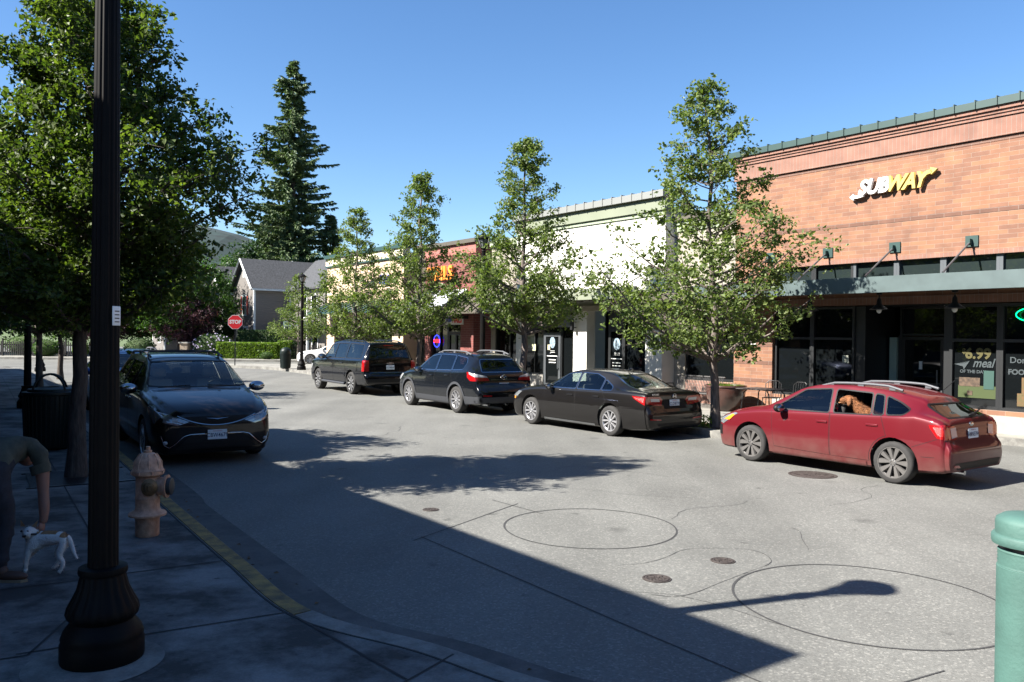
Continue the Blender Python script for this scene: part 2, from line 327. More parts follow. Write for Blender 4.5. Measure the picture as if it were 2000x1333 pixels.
# beyond the cross street
kf = [(-120, 59.6), (-60, 60.0), (-30, 60.3), (0, 61.2), (40, 63)]
struct(strip('kerb', kf, 0, .165, -.02, .15, M_kerb))
struct(slab('sidewalk', [(-120, 59.77), (-60, 60.17), (-30, 60.47), (0, 61.37), (40, 63.2), (40, 66), (0, 63.9), (-30, 63.0), (-60, 62.7), (-120, 62.3)], -.02, .148, M_conc2))
wk = MB()
for k in range(7):
    x = -20.2-1.15*k; line('', (x, 53.6), (x-.15, 58.9), .45, .005, None, wk)
struct(wk.build('crosswalk', M_white))
wk = MB(); line('', (-90, 47.8), (-30, 47.3), .35, .005, None, wk); struct(wk.build('road_marking', M_white))
# cuts, circles and lids in the asphalt
def ring(name, c, r, wd, z, m, rx=1, ry=1, n=96):
    vs = []; fs = []
    for k in range(n):
        a = 2*pi*k/n; q = 1+.004*sin(5*a)
        vs += [(c[0]+(r-wd/2)*q*cos(a)*rx, c[1]+(r-wd/2)*q*sin(a)*ry, z), (c[0]+(r+wd/2)*q*cos(a)*rx, c[1]+(r+wd/2)*q*sin(a)*ry, z)]
    for k in range(n): j = (k+1) % n; fs.append((2*k, 2*k+1, 2*j+1, 2*j))
    return struct(MB().add(vs, fs).build(name, m))
ring('road_saw_cut', (.92, 9.53), .985, .02, .004, M_cut)
ring('road_saw_cut', (3.02, 6.95), 1.10, .02, .004, M_cut)
jk = MB()
for a, b in (((-1.02, 8.8), (.1, 10.8)), ((-.96, 8.97), (.98, 6.17)), ((.98, 6.17), (2.6, 3.9)), ((-.24, 11.02), (.4, 10.2)), ((2.9, 5.5), (2.35, 5.2))): line('', a, b, .014, .004, None, jk)
random.seed(3)
def crack(p, d, n, wd):
    p = Vector(p); d = Vector(d).normalized()
    for i in range(n):
        q = p+d*random.uniform(.1, .25); line('', p, q, wd*random.uniform(.6, 1.2), .003, None, jk); p = q
        a = random.uniform(-.6, .6); d = Vector((d.x*cos(a)-d.y*sin(a), d.x*sin(a)+d.y*cos(a)))*.7+Vector(d)*.3; d.normalize()
pt = [(1.01, 7.94), (1.11, 7.96), (1.32, 8.04), (1.55, 8.24), (1.83, 8.57), (2.27, 8.63), (2.55, 8.52), (2.57, 8.13), (2.24, 7.77), (1.9, 7.43), (1.61, 7.13), (1.41, 7.01), (1.21, 7.05)]
ps = smooth(pt, 5)
for a, b in zip(ps, ps[1:]): line('', a, b, random.uniform(.003, .009), .004, None, jk)
crack((1.95, 10.0), (.6, 1), 10, .008); crack((4.2, 10.9), (.8, .7), 12, .007); crack((3.1, 8.6), (.3, .9), 7, .006); crack((5.2, 9.4), (1, -.4), 9, .006); crack((.2, 13.2), (1, .2), 9, .005)
crack((2.5, 13), (-.8, .5), 14, .006); crack((.5, 7.2), (.8, -.1), 12, .006); crack((-3, 17), (.3, 1), 16, .008); crack((.7, 12), (1, -.5), 12, .006)
struct(jk.build('road_saw_cut', M_cut))
def lid(name, x, y, r, label, grp=None):
    k = MB(); k.lathe([(r*1.14, -.01), (r*1.14, .006), (r*1.02, .007), (r*1.0, .002), (r*.97, .002), (r*.95, .009), (r*.80, .009), (r*.78, .005), (r*.62, .005), (r*.60, .009), (r*.42, .009), (r*.4, .005), (r*.2, .005), (r*.18, .009), (.001, .009)], 40)
    for a in range(8): k.box(r*.22, r*.78, -.006, .006, .004, .0105, Matrix.Rotation(a*pi/4, 4, 'Z'))
    o = k.build(name, M_iron); o.location = (x, y, 0); return tag(o, label, 'manhole cover', grp)
lid('manhole_cover', 4.87, 13.36, .33, 'wide rusty round cover in the road beside the red hatchback')
lid('utility_cover', 1.34, 7.52, .115, 'small round iron cover nearest the diagonal shadow edge, left of the pair')
lid('utility_cover', 2.1, 8.15, .105, 'small round iron cover inside the asphalt patch, farther and right of the pair')
lid('utility_cover', -.99, 10.36, .09, 'small round iron cover at the shadow edge below the tree shadow')
# distant hill
bm = bmesh.new(); g = {}
random.seed(11); ph = [random.uniform(0, 6) for _ in range(12)]
nx, ny = 60, 8
for i in range(nx):
    for j in range(ny):
        x = -2900+i*70; u_ = (x+1050)/520
        h = 226*math.exp(-((x+950)/640)**4)+6*sin(x/260+ph[0])+4*sin(x/97+ph[1])+2.5*sin(x/31+ph[2])
        yy = 1250+j*55; z = h*sin(min(1, (j)/(ny-2))*pi/2)
        g[i, j] = bm.verts.new((x, yy, z-1))
for i in range(nx-1):
    for j in range(ny-1): bm.faces.new((g[i, j], g[i+1, j], g[i+1, j+1], g[i, j+1]))
me = bpy.data.meshes.new('hills'); bm.to_mesh(me); bm.free()
me.materials.append(mat('forested_hill', (.012, .028, .027), .95, var=.5, scale=.05, bump=1, bscale=.12))
o = bpy.data.objects.new('hills', me); C.objects.link(o); struct(o)

rn = random.Random(12); vs = []; fs = []
for i in range(150):
    j = rn.randrange(4, 120); a = Vector(kl[min(j, len(kl)-2)]); c_ = Vector(kl[min(j, len(kl)-2)+1]); t_ = (c_-a).normalized(); q = a.lerp(c_, rn.random())+Vector((t_.y, -t_.x))*abs(rn.gauss(.03, .18)); z = .016; ang = rn.uniform(0, 6.28); l_ = rn.uniform(.015, .035); u_ = Vector((cos(ang), sin(ang)))*l_; v_ = Vector((-u_.y, u_.x))*.5; o = len(vs)
    vs += [(*(q-u_), z), (*(q+v_), z+.012), (*(q+u_), z+.004), (*(q-v_), z)]; fs += [(o, o+1, o+2), (o, o+2, o+3)]
o = MB().add(vs, fs).build('leaf_litter', mat('dry_leaf', (.12, .07, .03), .9, var=.5, scale=30)); tag(o, 'scattered dry leaf bits lying in the near gutter', 'leaf litter', kind='stuff')
# ---------------------------------------------------------------- buildings
U = Vector((.5916, -.8062, 0)); N = Vector((.8062, .5916, 0)); PHI = math.atan2(-.8062, .5916)
def FP(s, d=19.5, z=.15): q = U*s+N*d; return Vector((q.x, q.y, z))
B_red = brick('red_orange_brick', (.225, .106, .056), (.155, .074, .046), (.235, .175, .135))
B_sold = brick('soldier_brick', (.20, .10, .07), (.185, .093, .066), (.22, .175, .145), .1, .44, off=0)
B_dark = brick('brown_brick', (.105, .050, .032), (.12, .056, .035), (.21, .165, .14))
B_nail = brick('dark_red_brick', (.16, .042, .034), (.13, .034, .03), (.21, .15, .13))
M_green = mat('green_metal', (.014, .042, .037), .5, metal=0, var=.1)
M_canopy = mat('blue_grey_metal', (.062, .088, .088), .5, var=.15, scale=3)
M_black = mat('black_metal', (.012, .012, .013), .4)
M_mull = mat('dark_bronze_frame', (.009, .010, .011), .45)
M_mullg = mat('grey_frame', (.12, .13, .14), .4, metal=.6)
M_win = mat('shop_glass', (.004, .005, .0055), .03, spec=.38)
M_win2 = mat('transom_glass', (.014, .02, .02), .04, spec=.6)
M_stw = mat('white_stucco', (.56, .545, .49), .9, var=.12, scale=1.1, bump=.2, bscale=80)
M_stb = mat('beige_stucco', (.27, .245, .20), .9, var=.08, scale=2, bump=.2, bscale=80)
M_crm = mat('cream_siding', (.50, .37, .26), .9, var=.06, scale=2)
M_sage = mat('sage_cornice', (.165, .185, .13), .7, var=.08, scale=1)
M_sage2 = mat('pale_sage_trim', (.23, .27, .19), .7)
M_cap = mat('light_grey_metal_cap', (.21, .215, .20), .5, metal=.3)
M_brnm = mat('brown_metal_roof', (.10, .088, .068), .5, metal=.3, var=.1)
M_plinth = mat('concrete_plinth', (.27, .255, .225), .85, var=.2, scale=3)
M_signw = mat('sign_white', (.6, .6, .58), .5)
M_signy = mat('sign_yellow', (.45, .33, .08), .5)
M_red = mat('sign_red', (.55, .02, .02), .5)
M_org = mat('sign_orange', (.75, .23, .03), .5)
M_blue = mat('sign_blue', (.03, .05, .35), .5)
M_dgr = mat('dark_interior', (.01, .01, .01), .9)
FR = Matrix(((1, 0, 0, 0), (0, 0, -1, 0), (0, 1, 0, 0), (0, 0, 0, 1)))   # text plane XY -> facade plane XZ, facing -Y
def T(x, y, z): return Matrix.Translation((x, y, z))
def bldg(name, s0, s1, label, d=19.5, cat='building'):
    e = empty(name, FP(s0, d), PHI); tag(e, label, cat); return e
def prt(parent, name, boxes, m, lab=None):
    k = MB()
    for b in boxes: k.box(*b)
    o = k.build(name, m, parent)
    if lab: o['label'] = lab
    return o
def window(parent, x0, x1, z0, z1, y=.06, fw=.05, mf=None, mg=None, bars=(), hb=()):
    mf = mf or M_mull; mg = mg or M_win
    bx = [(x0, x1, y-.05, y+.03, z0, z0+fw), (x0, x1, y-.05, y+.03, z1-fw, z1), (x0, x0+fw, y-.048, y+.03, z0+fw, z1-fw), (x1-fw, x1, y-.048, y+.03, z0+fw, z1-fw)]
    for b in bars: bx.append((b-fw/2, b+fw/2, y-.046, y+.03, z0+fw, z1-fw))
    for h in hb: bx.append((x0+fw, x1-fw, y-.044, y+.03, h-fw/2, h+fw/2))
    f = prt(parent, 'window', bx, mf); prt(f, 'pane', [(x0+.02, x1-.02, y+.032, y+.05, z0+.02, z1-.02)], mg); return f

# --- brick sandwich shop on the right
X0 = -15.65; b = bldg('brick_shop', X0, 4, 'large orange brick shop with green roof cap and long grey canopy')
LX = 21.0; z0 = 7.39
prt(b, 'wall', [(0, 1.32, 0, .35, 0, 3.25), (0, LX, .02, .35, 4.08, 6.57), (0, .35, .35, 14, 0, 7.3), (LX-.3, LX, .35, 14, 0, 7.3), (.35, LX-.3, 13.7, 14, 0, 7.3), (1.32, LX, .02, .35, 2.9, 3.3), (0, 1.32, .02, .35, 3.25, 4.08)], B_red)
prt(b, 'brick_band', [(-.004, LX, .012, .3, 6.47, 6.57), (-.004, LX, .012, .3, 4.91, 5.01), (0.001, 1.322, -.008, .05, 1.30, 1.40), (0.001, 1.322, -.008, .05, .80, .90), (0.001, 1.322, -.008, .05, 1.8, 1.9), (0.001, 1.322, -.008, .05, 2.3, 2.4)], B_dark)
prt(b, 'soldier_course', [(-.04, LX, -.04, .3, 6.57, 6.99), (1.32, LX, -.0, .3, 3.98, 4.08), (1.32, LX, -.005, .3, 2.9, 3.10)], B_sold)
prt(b, 'cornice', [(-.07, LX, -.075, .3, 6.99, 7.06), (-.10, LX, -.105, .3, 7.06, 7.13), (-.14, LX, -.15, .3, 7.13, 7.22)], B_sold)
k = MB(); k.box(-.17, LX, -.2, .45, 7.22, 7.385)
for i in range(int(LX/.46)): k.box(-.17+i*.46, -.145+i*.46, -.225, .46, 7.215, 7.42)
k.build('roof_cap', M_green, b)
prt(b, 'roof', [(.35, LX-.3, .3, 13.7, 6.6, 6.7)], M_black)
prt(b, 'plinth', [(1.33, LX, -.0, .25, 0, .39)], M_plinth)
prt(b, 'sill_course', [(1.33, 3.9, .01, .25, .39, .5), (6.0, LX, .01, .25, .39, .5)], B_red)
ms = [1.32, 2.54, 3.69, 4.83, 5.96, 7.2, 8.4, 9.6, 10.8]
for i in range(len(ms)-1): window(b, ms[i], ms[i+1]-.002, 3.36, 4.07, .12, .07, M_mullg if i > 1 else M_mull, M_win2)
prt(b, 'wall', [(10.8, LX, .1, .3, 3.3, 4.07), (10.8, LX, .1, .3, .5, 2.9)], B_red)
for x0, x1 in ((1.34, 2.5), (2.5, 3.73)): window(b, x0, x1-.002, .5, 2.88, .14, .06, hb=(2.05,))
prt(b, 'door_jamb', [(3.73, 4.0, .14, 1.6, 0, 2.88), (5.97, 6.12, .14, 1.6, 0, 2.88)], M_mull)
prt(b, 'door_jamb', [(4.05, 4.24, 1.2, 1.45, 0, 2.1)], mat('pale_green_panel', (.22, .3, .26), .6))
window(b, 4.3, 5.95, 2.15, 2.88, 1.3, .05)
d_ = prt(b, 'door', [(4.35, 4.43, 1.27, 1.32, 0, 2.12), (5.33, 5.41, 1.27, 1.32, 0, 2.12), (4.43, 5.33, 1.27, 1.32, 2.04, 2.12), (4.43, 5.33, 1.27, 1.32, 0, .2), (4.43, 5.33, 1.27, 1.32, .9, .97)], M_mull)
prt(d_, 'pane', [(4.42, 5.34, 1.32, 1.34, .05, 2.1)], M_win); prt(d_, 'handle', [(5.27, 5.3, 1.2, 1.23, .8, 1.3), (5.27, 5.3, 1.2, 1.28, .8, .83)], M_mullg)
prt(b, 'entrance_floor', [(4.0, 5.97, .02, 1.25, -.002, .004)], M_kerb); prt(b, 'wall', [(4.24, 4.35, 1.28, 1.4, 0, 2.15), (5.41, 5.97, 1.28, 1.4, 0, 2.88), (4, 5.97, .3, 1.4, 2.885, 2.95)], M_mull)
for x0, x1 in ((6.12, 7.22), (7.22, 8.6), (8.6, 9.9), (9.9, 10.8)): window(b, x0, x1-.002, .5, 2.88, .14, .07, hb=(2.05,), mf=M_mull)
# posters behind the shop glass
pz = .168
P_y = mat('poster_yellow', (.05, .043, .006), .6); P_g = mat('poster_green', (.03, .045, .008), .6); P_w = mat('poster_white', (.028, .038, .042), .6); P_t = mat('poster_teal', (.015, .05, .04), .6)
P_bun = mat('poster_bread', (.07, .045, .028), .8, var=.6, scale=14); P_f = mat('poster_food', (.08, .04, .015), .8, var=.8, scale=16, col2=(.07, .06, .02))
po = prt(b, 'window_poster', [(6.30, 7.12, pz-.004, pz, .74, 1.02)], P_g)
prt(po, 'poster_food', [(6.32, 6.78, pz-.01, pz-.004, 1.0, 1.20), (6.5, 6.62, pz-.012, pz-.006, .80, .9)], P_bun)
prt(po, 'poster_cup', [(6.86, 7.08, pz-.012, pz-.004, .95, 1.37)], P_t)
text('poster_lettering', '$', .16, P_y, po, T(6.42, pz-.008, 1.80) @ FR, .002, .004)
text('poster_lettering', '6.99', .33, P_y, po, T(6.73, pz-.008, 1.74) @ FR, .002, .012)
text('poster_lettering', 'meal', .28, P_w, po, T(6.84, pz-.010, 1.53) @ FR, .002, .006, .35, 'CENTER', .85)
text('poster_lettering', 'OF THE DAY', .10, P_w, po, T(6.62, pz-.008, 1.335) @ FR, .002, .003)
k = MB(); k.add([(x, pz-.008, z) for x, z in ((6.2, 1.50), (6.45, 1.52), (6.55, 1.58), (6.46, 1.44), (6.42, 1.38), (6.40, 1.45))], [(0, 2, 1), (0, 5, 3, 2), (5, 4, 3)]); k.build('poster_arrow', P_w, po)
po = prt(b, 'window_poster', [(7.56, 8.15, pz-.004, pz, .62, .9)], P_f)
prt(po, 'poster_food', [(7.65, 8.2, pz-.008, pz-.004, .86, 1.25)], P_f)
text('poster_lettering', 'Doritos', .19, P_w, po, T(7.40, pz-.008, 1.62) @ FR, .002, .003, 0, 'LEFT')
text('poster_lettering', 'FOOTLONG', .16, P_w, po, T(7.37, pz-.008, 1.36) @ FR, .002, .006, 0, 'LEFT')
prt(b, 'window_notice', [(3.36, 3.54, pz-.01, pz-.005, 1.42, 1.62)], mat('notice_paper', (.32, .33, .27), .8, var=.7, scale=40))
prt(b, 'window_notice', [(4.78, 4.86, 1.305, 1.315, 1.3, 1.5)], M_signw)
G_n = mat('neon_green', (0, .1, .03), .5, emit=(0, 1, .25), es=1.2); R_n = mat('neon_red', (.1, 0, 0), .5, emit=(1, .02, .03), es=.9)
ng = MB(); ng.tube([(8.05+.50*cos(a*pi/16), .07, 2.62+.17*sin(a*pi/16)) for a in range(33)], .012, 6); n_o = ng.build('neon_sign', G_n, b)
text('neon_lettering', 'OPEN', .22, R_n, n_o, T(8.05, .07, 2.62) @ FR, .008, -.003)
# canopy
prt(b, 'canopy', [(-.45, LX, -1.37, -1.27, 3.13, 3.50), (-.45, -.37, -1.27, -.02, 3.2, 3.5), (-.37, LX, -1.27, -.02, 3.40, 3.46)], M_canopy)
prt(b, 'canopy_frame', [(x-.05, x+.05, -1.26, -.03, 3.22, 3.39) for x in (1.2, 3.0, 4.8, 6.6, 8.4, 10.2)], M_black)
for x in (1.22, 3.0, 4.82, 6.63, 8.45, 10.3): MB().tube([(x, -.08, 4.27), (x, -1.30, 3.52)], .022, 8).build('canopy_rod', M_mullg, b)
for x in (1.22, 3.0, 4.82, 6.63, 8.45, 10.3):
    prt(b, 'rod_bracket', [(x-.14, x+.14, -.015, .02, 4.17, 4.42), (x-.02, x+.02, -.14, -.016, 4.2, 4.34)], M_green)
for x in (2.98, 4.85, 6.62):
    k = MB(); k.lathe([(.012, .28), (.012, .45), (.06, .45), (.07, .36), (.012, .355)], 14, T(x, -.72, 2.75)); k.lathe([(.21, 0), (.215, .015), (.10, .10), (.06, .14), (.05, .24), (.02, .29), (.018, .3)], 24, T(x, -.72, 2.75))
    s_ = k.build('pendant_lamp', M_black, b); k = MB(); k.ellipsoid((x, -.72, 2.74), (.062, .062, .075)); k.build('lamp_bulb', M_signw, s_)
prt(b, 'wall_sign', [(.45, .78, -.03, -.002, 1.86, 2.13)], M_signw)
# SUBWAY lettering
sg = prt(b, 'shop_sign', [(3.95, 5.35, .0, .018, 5.75, 5.78)], M_mull)
LT = T(4.78, -.075, 5.90) @ FR
ZS = 5.60
A_w = mat('letter_side_white', (.7, .7, .68), .5)
# sheared bold letters drawn as strokes
def stroke(k, pts, wd, d0, d1):
    pts = [Vector((p[0], p[1])) for p in pts]; L = []; Rr = []
    for i, p in enumerate(pts):
        a = (p-pts[i-1]).normalized() if i else None; c = (pts[i+1]-p).normalized() if i < len(pts)-1 else None
        if a is None: n_ = Vector((-c.y, c.x)); q = 1
        elif c is None: n_ = Vector((-a.y, a.x)); q = 1
        else:
            n_ = (Vector((-a.y, a.x))+Vector((-c.y, c.x))); n_.normalize(); q = 1/max(.45, n_.dot(Vector((-a.y, a.x))))
        L.append(p+n_*wd/2*q); Rr.append(p-n_*wd/2*q)
    for i in range(len(pts)-1):
        vs = [(L[i].x, d0, L[i].y), (L[i+1].x, d0, L[i+1].y), (Rr[i+1].x, d0, Rr[i+1].y), (Rr[i].x, d0, Rr[i].y)]
        vs += [(a, d1, c) for a, _, c in vs]
        k.add(vs, [(0, 1, 2, 3), (7, 6, 5, 4), (0, 4, 5, 1), (3, 2, 6, 7), (0, 3, 7, 4), (1, 5, 6, 2)])
XS, ZS = 3.86, 5.62
text('sign_letter', 'SUB', .60, M_signw, sg, T(XS+.60, -.075, ZS+.255) @ FR, .042, .022, .33, 'CENTER', .92, 1.0)
text('sign_letter', 'WAY', .60, M_signy, sg, T(XS+1.60, -.075, ZS+.255) @ FR, .044, .022, .33, 'CENTER', .92, .88)
k = MB(); stroke(k, [(XS+2.06, ZS+.30), (XS+2.20, ZS+.42), (XS+2.40, ZS+.47)], .10, -.116, -.03)
k.add([(x, d, z) for d in (-.116, -.03) for x, z in ((XS+2.35, ZS+.58), (XS+2.38, ZS+.37), (XS+2.55, ZS+.51))], [(0, 1, 2), (5, 4, 3), (0, 3, 4, 1), (1, 4, 5, 2), (2, 5, 3, 0)]); k.build('sign_arrow', M_signy, sg)
k = MB(); stroke(k, [(XS+.30, ZS+.05), (XS+.12, ZS+.02), (XS-.02, ZS+.03)], .08, -.115, -.03)
k.add([(x, d, z) for d in (-.115, -.03) for x, z in ((XS-.02, ZS+.13), (XS-.15, ZS+.03), (XS-.01, ZS-.07))], [(0, 1, 2), (5, 4, 3), (0, 3, 4, 1), (1, 4, 5, 2), (2, 5, 3, 0)]); k.build('sign_arrow', M_signw, sg)
for o in sg.children: o.scale = (.82, 1, .84); o.location = (3.66*.18-.04, 0, 5.57*.16)

# --- low connector shop between brick and white ones
b = bldg('low_shop', -18.38, -15.66, 'low beige shop set back between white shop and orange brick shop', 19.95)
L = 2.70
prt(b, 'wall', [(0, L, 0, .3, 2.75, 5.6), (0, .45, 0, .3, 0, 2.75), (0, L, .3, 12, 5.4, 5.6)], M_stb)
prt(b, 'cornice', [(0, L, -.1, .3, 5.6, 5.72), (0, L, -.05, .3, 5.4, 5.6)], M_sage2); prt(b, 'roof_cap', [(0, L, -.18, .3, 5.72, 5.86)], M_brnm)
prt(b, 'wall', [(.45, L, .02, .3, 0, .70)], brick('tan_brick', (.28, .15, .11), (.22, .11, .08), (.42, .34, .28)))
window(b, .45, L, .72, 2.74, .1, .06, bars=(1.5,))
prt(b, 'canopy', [(-.02, L-.06, -1.3, -.01, 3.16, 3.36)], M_brnm)
# --- white shop
X0 = -26.3; L = 7.9; b = bldg('white_shop', X0, -18.4, 'white stucco shop with sage green cornice and shallow grey canopy')
sx = lambda s: s-X0
prt(b, 'wall', [(0, L, 0, .3, 2.92, 5.95), (0, .34, .001, .3, 0, 2.92), (sx(-22.72), sx(-22.0), -.10, .3, 0, 2.92), (sx(-19.13), L, -.10, .3, 0, 2.92), (L-.3, L, .3, 12, 0, 6.2), (0, .3, .3, 12, 0, 6.2)], M_stw)
prt(b, 'cornice', [(0, L+.03, -.05, .3, 5.95, 6.08)], M_sage2); prt(b, 'cornice', [(0, L+.06, -.12, .3, 6.08, 6.48)], M_sage)
k = MB(); k.box(0, L+.1, -.25, .4, 6.48, 6.70)
for i in range(17): k.box(i*.47, i*.47+.03, -.27, .41, 6.47, 6.74)
k.build('roof_cap', M_cap, b)
prt(b, 'beam', [(0, L, -.14, -.001, 2.92, 3.10)], M_stb)
prt(b, 'canopy', [(-.1, L, -1.30, -1.22, 3.24, 3.60), (-.1, L, -1.22, -.02, 3.46, 3.50)], M_sage)
k = MB()
for i in range(9): k.box(.3+i*.9, .42+i*.9, -1.21, -.02, 3.25, 3.455)
k.build('canopy_frame', M_brnm, b)
for s in (-24.9, -22.9, -21.0, -19.1): MB().tube([(sx(s), -.03, 4.15), (sx(s), -1.2, 3.62)], .02).build('canopy_rod', M_cap, b)
for s in (-24.9, -22.9, -21.0, -19.1): prt(b, 'rod_bracket', [(sx(s)-.1, sx(s)+.1, -.06, .0, 4.05, 4.3)], M_cap)
for x_ in (1.9, 3.9, 5.9): prt(b, 'wall_joint', [(x_, x_+.018, -.002, .01, 3.62, 5.94)], M_sage)
prt(b, 'wall_joint', [(0, L, -.002, .01, 4.72, 4.735)], M_sage)
prt(b, 'vent', [(sx(-21.9), sx(-21.3), -.015, 0, 5.0, 5.06)], M_sage2)
for s in (-22.68,):
    prt(b, 'wall_lamp', [(sx(s)+.05, sx(s)+.16, -.34, -.24, 2.25, 2.62)], M_black); prt(b, 'lamp_arm', [(sx(s)+.09, sx(s)+.12, -.24, -.101, 2.32, 2.35), (sx(s)+.09, sx(s)+.12, -.24, -.101, 2.52, 2.55)], M_black)
window(b, sx(-25.95), sx(-24.62), .55, 2.91, .12, .05, bars=(sx(-25.2),)); window(b, sx(-23.6), sx(-22.73), .3, 2.91, .12, .05)
prt(b, 'plinth', [(sx(-25.95), sx(-24.62), .02, .25, 0, .55)], M_plinth); prt(b, 'plinth', [(sx(-23.6), sx(-22.73), .02, .25, 0, .3)], M_plinth)
d_ = prt(b, 'door', [(sx(-24.6), sx(-24.48), .05, .1, 0, 2.1), (sx(-23.74), sx(-23.62), .05, .1, 0, 2.1), (sx(-24.48), sx(-23.74), .05, .1, 2.0, 2.1), (sx(-24.48), sx(-23.74), .05, .1, 0, .25)], M_mullg)
prt(d_, 'pane', [(sx(-24.5), sx(-23.72), .09, .11, .2, 2.05)], M_win); prt(d_, 'handle', [(sx(-23.72), sx(-23.69), -.02, .0, .8, 1.3), (sx(-23.72), sx(-23.69), -.02, .05, .8, .83)], M_mullg)
window(b, sx(-24.6), sx(-23.62), 2.11, 2.91, .1, .05)
prt(b, 'sign_board', [(sx(-25.0), sx(-22.85), .0, .05, 2.35, 2.8)], mat('grey_sign', (.10, .11, .11), .7))
window(b, sx(-21.98), sx(-21.1), .1, 2.91, .8, .05, bars=()); window(b, sx(-20.3), sx(-19.14), .1, 2.91, .12, .05)
d_ = prt(b, 'door', [(sx(-21.08), sx(-20.98), .1, .15, 0, 2.3), (sx(-20.42), sx(-20.32), .1, .15, 0, 2.3), (sx(-20.98), sx(-20.42), .1, .15, 2.2, 2.3), (sx(-20.98), sx(-20.42), .1, .15, 0, .2)], M_mull); prt(d_, 'pane', [(sx(-21), sx(-20.4), .14, .16, .1, 2.25)], M_win)
prt(b, 'wall', [(sx(-21.1), sx(-20.3), .12, .3, 2.3, 2.92), (sx(-21.12), sx(-21.09), .12, .9, 0, 2.92)], M_mull)
P_l = mat('decal_pale_blue', (.20, .27, .32), .6, var=.6, scale=12)
for cx, yy in ((sx(-24.12), .08), (sx(-20.7), .13)):
    k = MB(); n = 28; k.add([(cx+.16*cos(2*pi*i/n), yy-.004, 1.78+.21*sin(2*pi*i/n)) for i in range(n)]+[(cx+.16*cos(2*pi*i/n), yy, 1.78+.21*sin(2*pi*i/n)) for i in range(n)], [tuple(range(n))]+[(i, n+i, n+(i+1) % n, (i+1) % n) for i in range(n)]); dd = k.build('door_decal', P_l, b)
    prt(dd, 'decal_lettering', [(cx-.32, cx+.32, yy-.004, yy, 1.26, 1.29), (cx-.2, cx+.2, yy-.004, yy, 1.12, 1.15), (cx-.2, cx+.2, yy-.004, yy, 1.02, 1.05), (cx-.12, cx+.14, yy-.004, yy, 1.46, 1.475), (cx-.12, cx+.14, yy-.004, yy, 1.40, 1.415)], M_signw)
prt(b, 'window_notice', [(sx(-25.35), sx(-25.12), .06, .068, 1.45, 1.7)], mat('cream_paper', (.4, .4, .26), .8)); prt(b, 'window_notice', [(sx(-24.4), sx(-24.25), .07, .078, 1.5, 1.7)], mat('cream_paper2', (.4, .38, .24), .8))
prt(b, 'roof', [(.3, L-.3, .3, 12, 5.7, 5.8)], M_black)

# --- shop with the brown shed awning
X0 = -28.9; b = bldg('awning_shop', X0, -26.3, 'narrow beige shop with brown standing seam awning', 20.1)
prt(b, 'wall', [(0, 2.58, 0, .3, 2.7, 5.75), (0, .3, .001, .3, 0, 2.7), (2.3, 2.58, .001, .3, 0, 2.7)], M_stb); window(b, .3, 2.3, .3, 2.7, .1, .06, bars=(1.3,))
prt(b, 'cornice', [(0, 2.58, -.12, .3, 5.75, 6.0)], M_sage2)
def shed(parent, x0, x1, yb, zt, yo, zb, m, ribs=8, name='awning'):
    k = MB(); th = .06; k.add([(x0, yb, zt), (x1, yb, zt), (x1, yo, zb), (x0, yo, zb), (x0, yb, zt-th), (x1, yb, zt-th), (x1, yo, zb-th), (x0, yo, zb-th)], [(3, 2, 1, 0), (4, 5, 6, 7), (2, 3, 7, 6), (0, 4, 7, 3), (1, 2, 6, 5), (0, 1, 5, 4)])
    for i in range(ribs+1):
        x = x0+(x1-x0-.03)*i/ribs if ribs else x0; k.add([(x, yb, zt+.05), (x+.03, yb, zt+.05), (x+.03, yo-.01, zb+.05), (x, yo-.01, zb+.05), (x, yb, zt), (x+.03, yb, zt), (x+.03, yo-.01, zb-.002), (x, yo-.01, zb-.002)], [(3, 2, 1, 0), (2, 3, 7, 6), (0, 4, 7, 3), (1, 2, 6, 5)])
    return k.build(name, m, parent)
shed(b, -1.1, 2.7, -.05, 4.1, -1.7, 2.95, M_brnm, 9)
prt(b, 'awning_frame', [(-.8, -.7, -1.6, -.05, 2.7, 2.85), (2.4, 2.5, -1.6, -.05, 2.7, 2.85)], M_black)
# --- nails shop
X0 = -33.4; b = bldg('nail_salon', X0, -29.2, 'dark red brick nail salon with orange rooftop letters and white awning')
L = 4.2
prt(b, 'wall', [(0, L, 0, .3, 3.0, 5.5), (L-1.0, L, -.1, .3, 0, 3.0), (0, .5, .001, .3, 0, 3.0), (L-.3, L, .3, 12, 0, 6), (0, .3, .3, 12, 0, 6)], B_nail)
prt(b, 'soldier_course', [(-.02, L+.03, -.04, .3, 5.5, 5.95)], brick('dark_soldier', (.27, .085, .07), (.24, .075, .06), (.33, .22, .19), .1, .44, off=0))
prt(b, 'roof_cap', [(-.1, L+.1, -.16, .4, 5.95, 6.12)], M_brnm)
shed(b, .1, 3.6, -.02, 4.0, -1.75, 3.0, mat('white_awning_cloth', (.48, .5, .54), .8), 0); 
k = MB(); k.add([(3.6, -.03, 3.93), (3.6, -1.74, 2.94), (3.6, -.03, 2.94), (.1, -.03, 3.93), (.1, -1.74, 2.94), (.1, -.03, 2.94)], [(0, 1, 2), (5, 4, 3)]); k.build('awning_side', mat('awning_shade', (.05, .05, .055), .8), b)  # awning sides in a near-black copy of the cloth, shade put into colour
so = prt(b, 'sign_rail', [(.4, 2.4, -.06, -.001, 4.42, 4.46)], M_black)
text('sign_letter', 'NAILS', .86, M_org, so, T(1.55, -.16, 4.72) @ FR, .05, .02, 0, 'CENTER', .95)
sb = prt(b, 'sign_board', [(2.0, 3.45, -.14, -.06, 2.46, 2.86)], M_signw); text('sign_lettering', 'NAILS', .36, M_red, sb, T(2.98, -.147, 2.66) @ FR, .002, .014, 0, 'CENTER', .8)
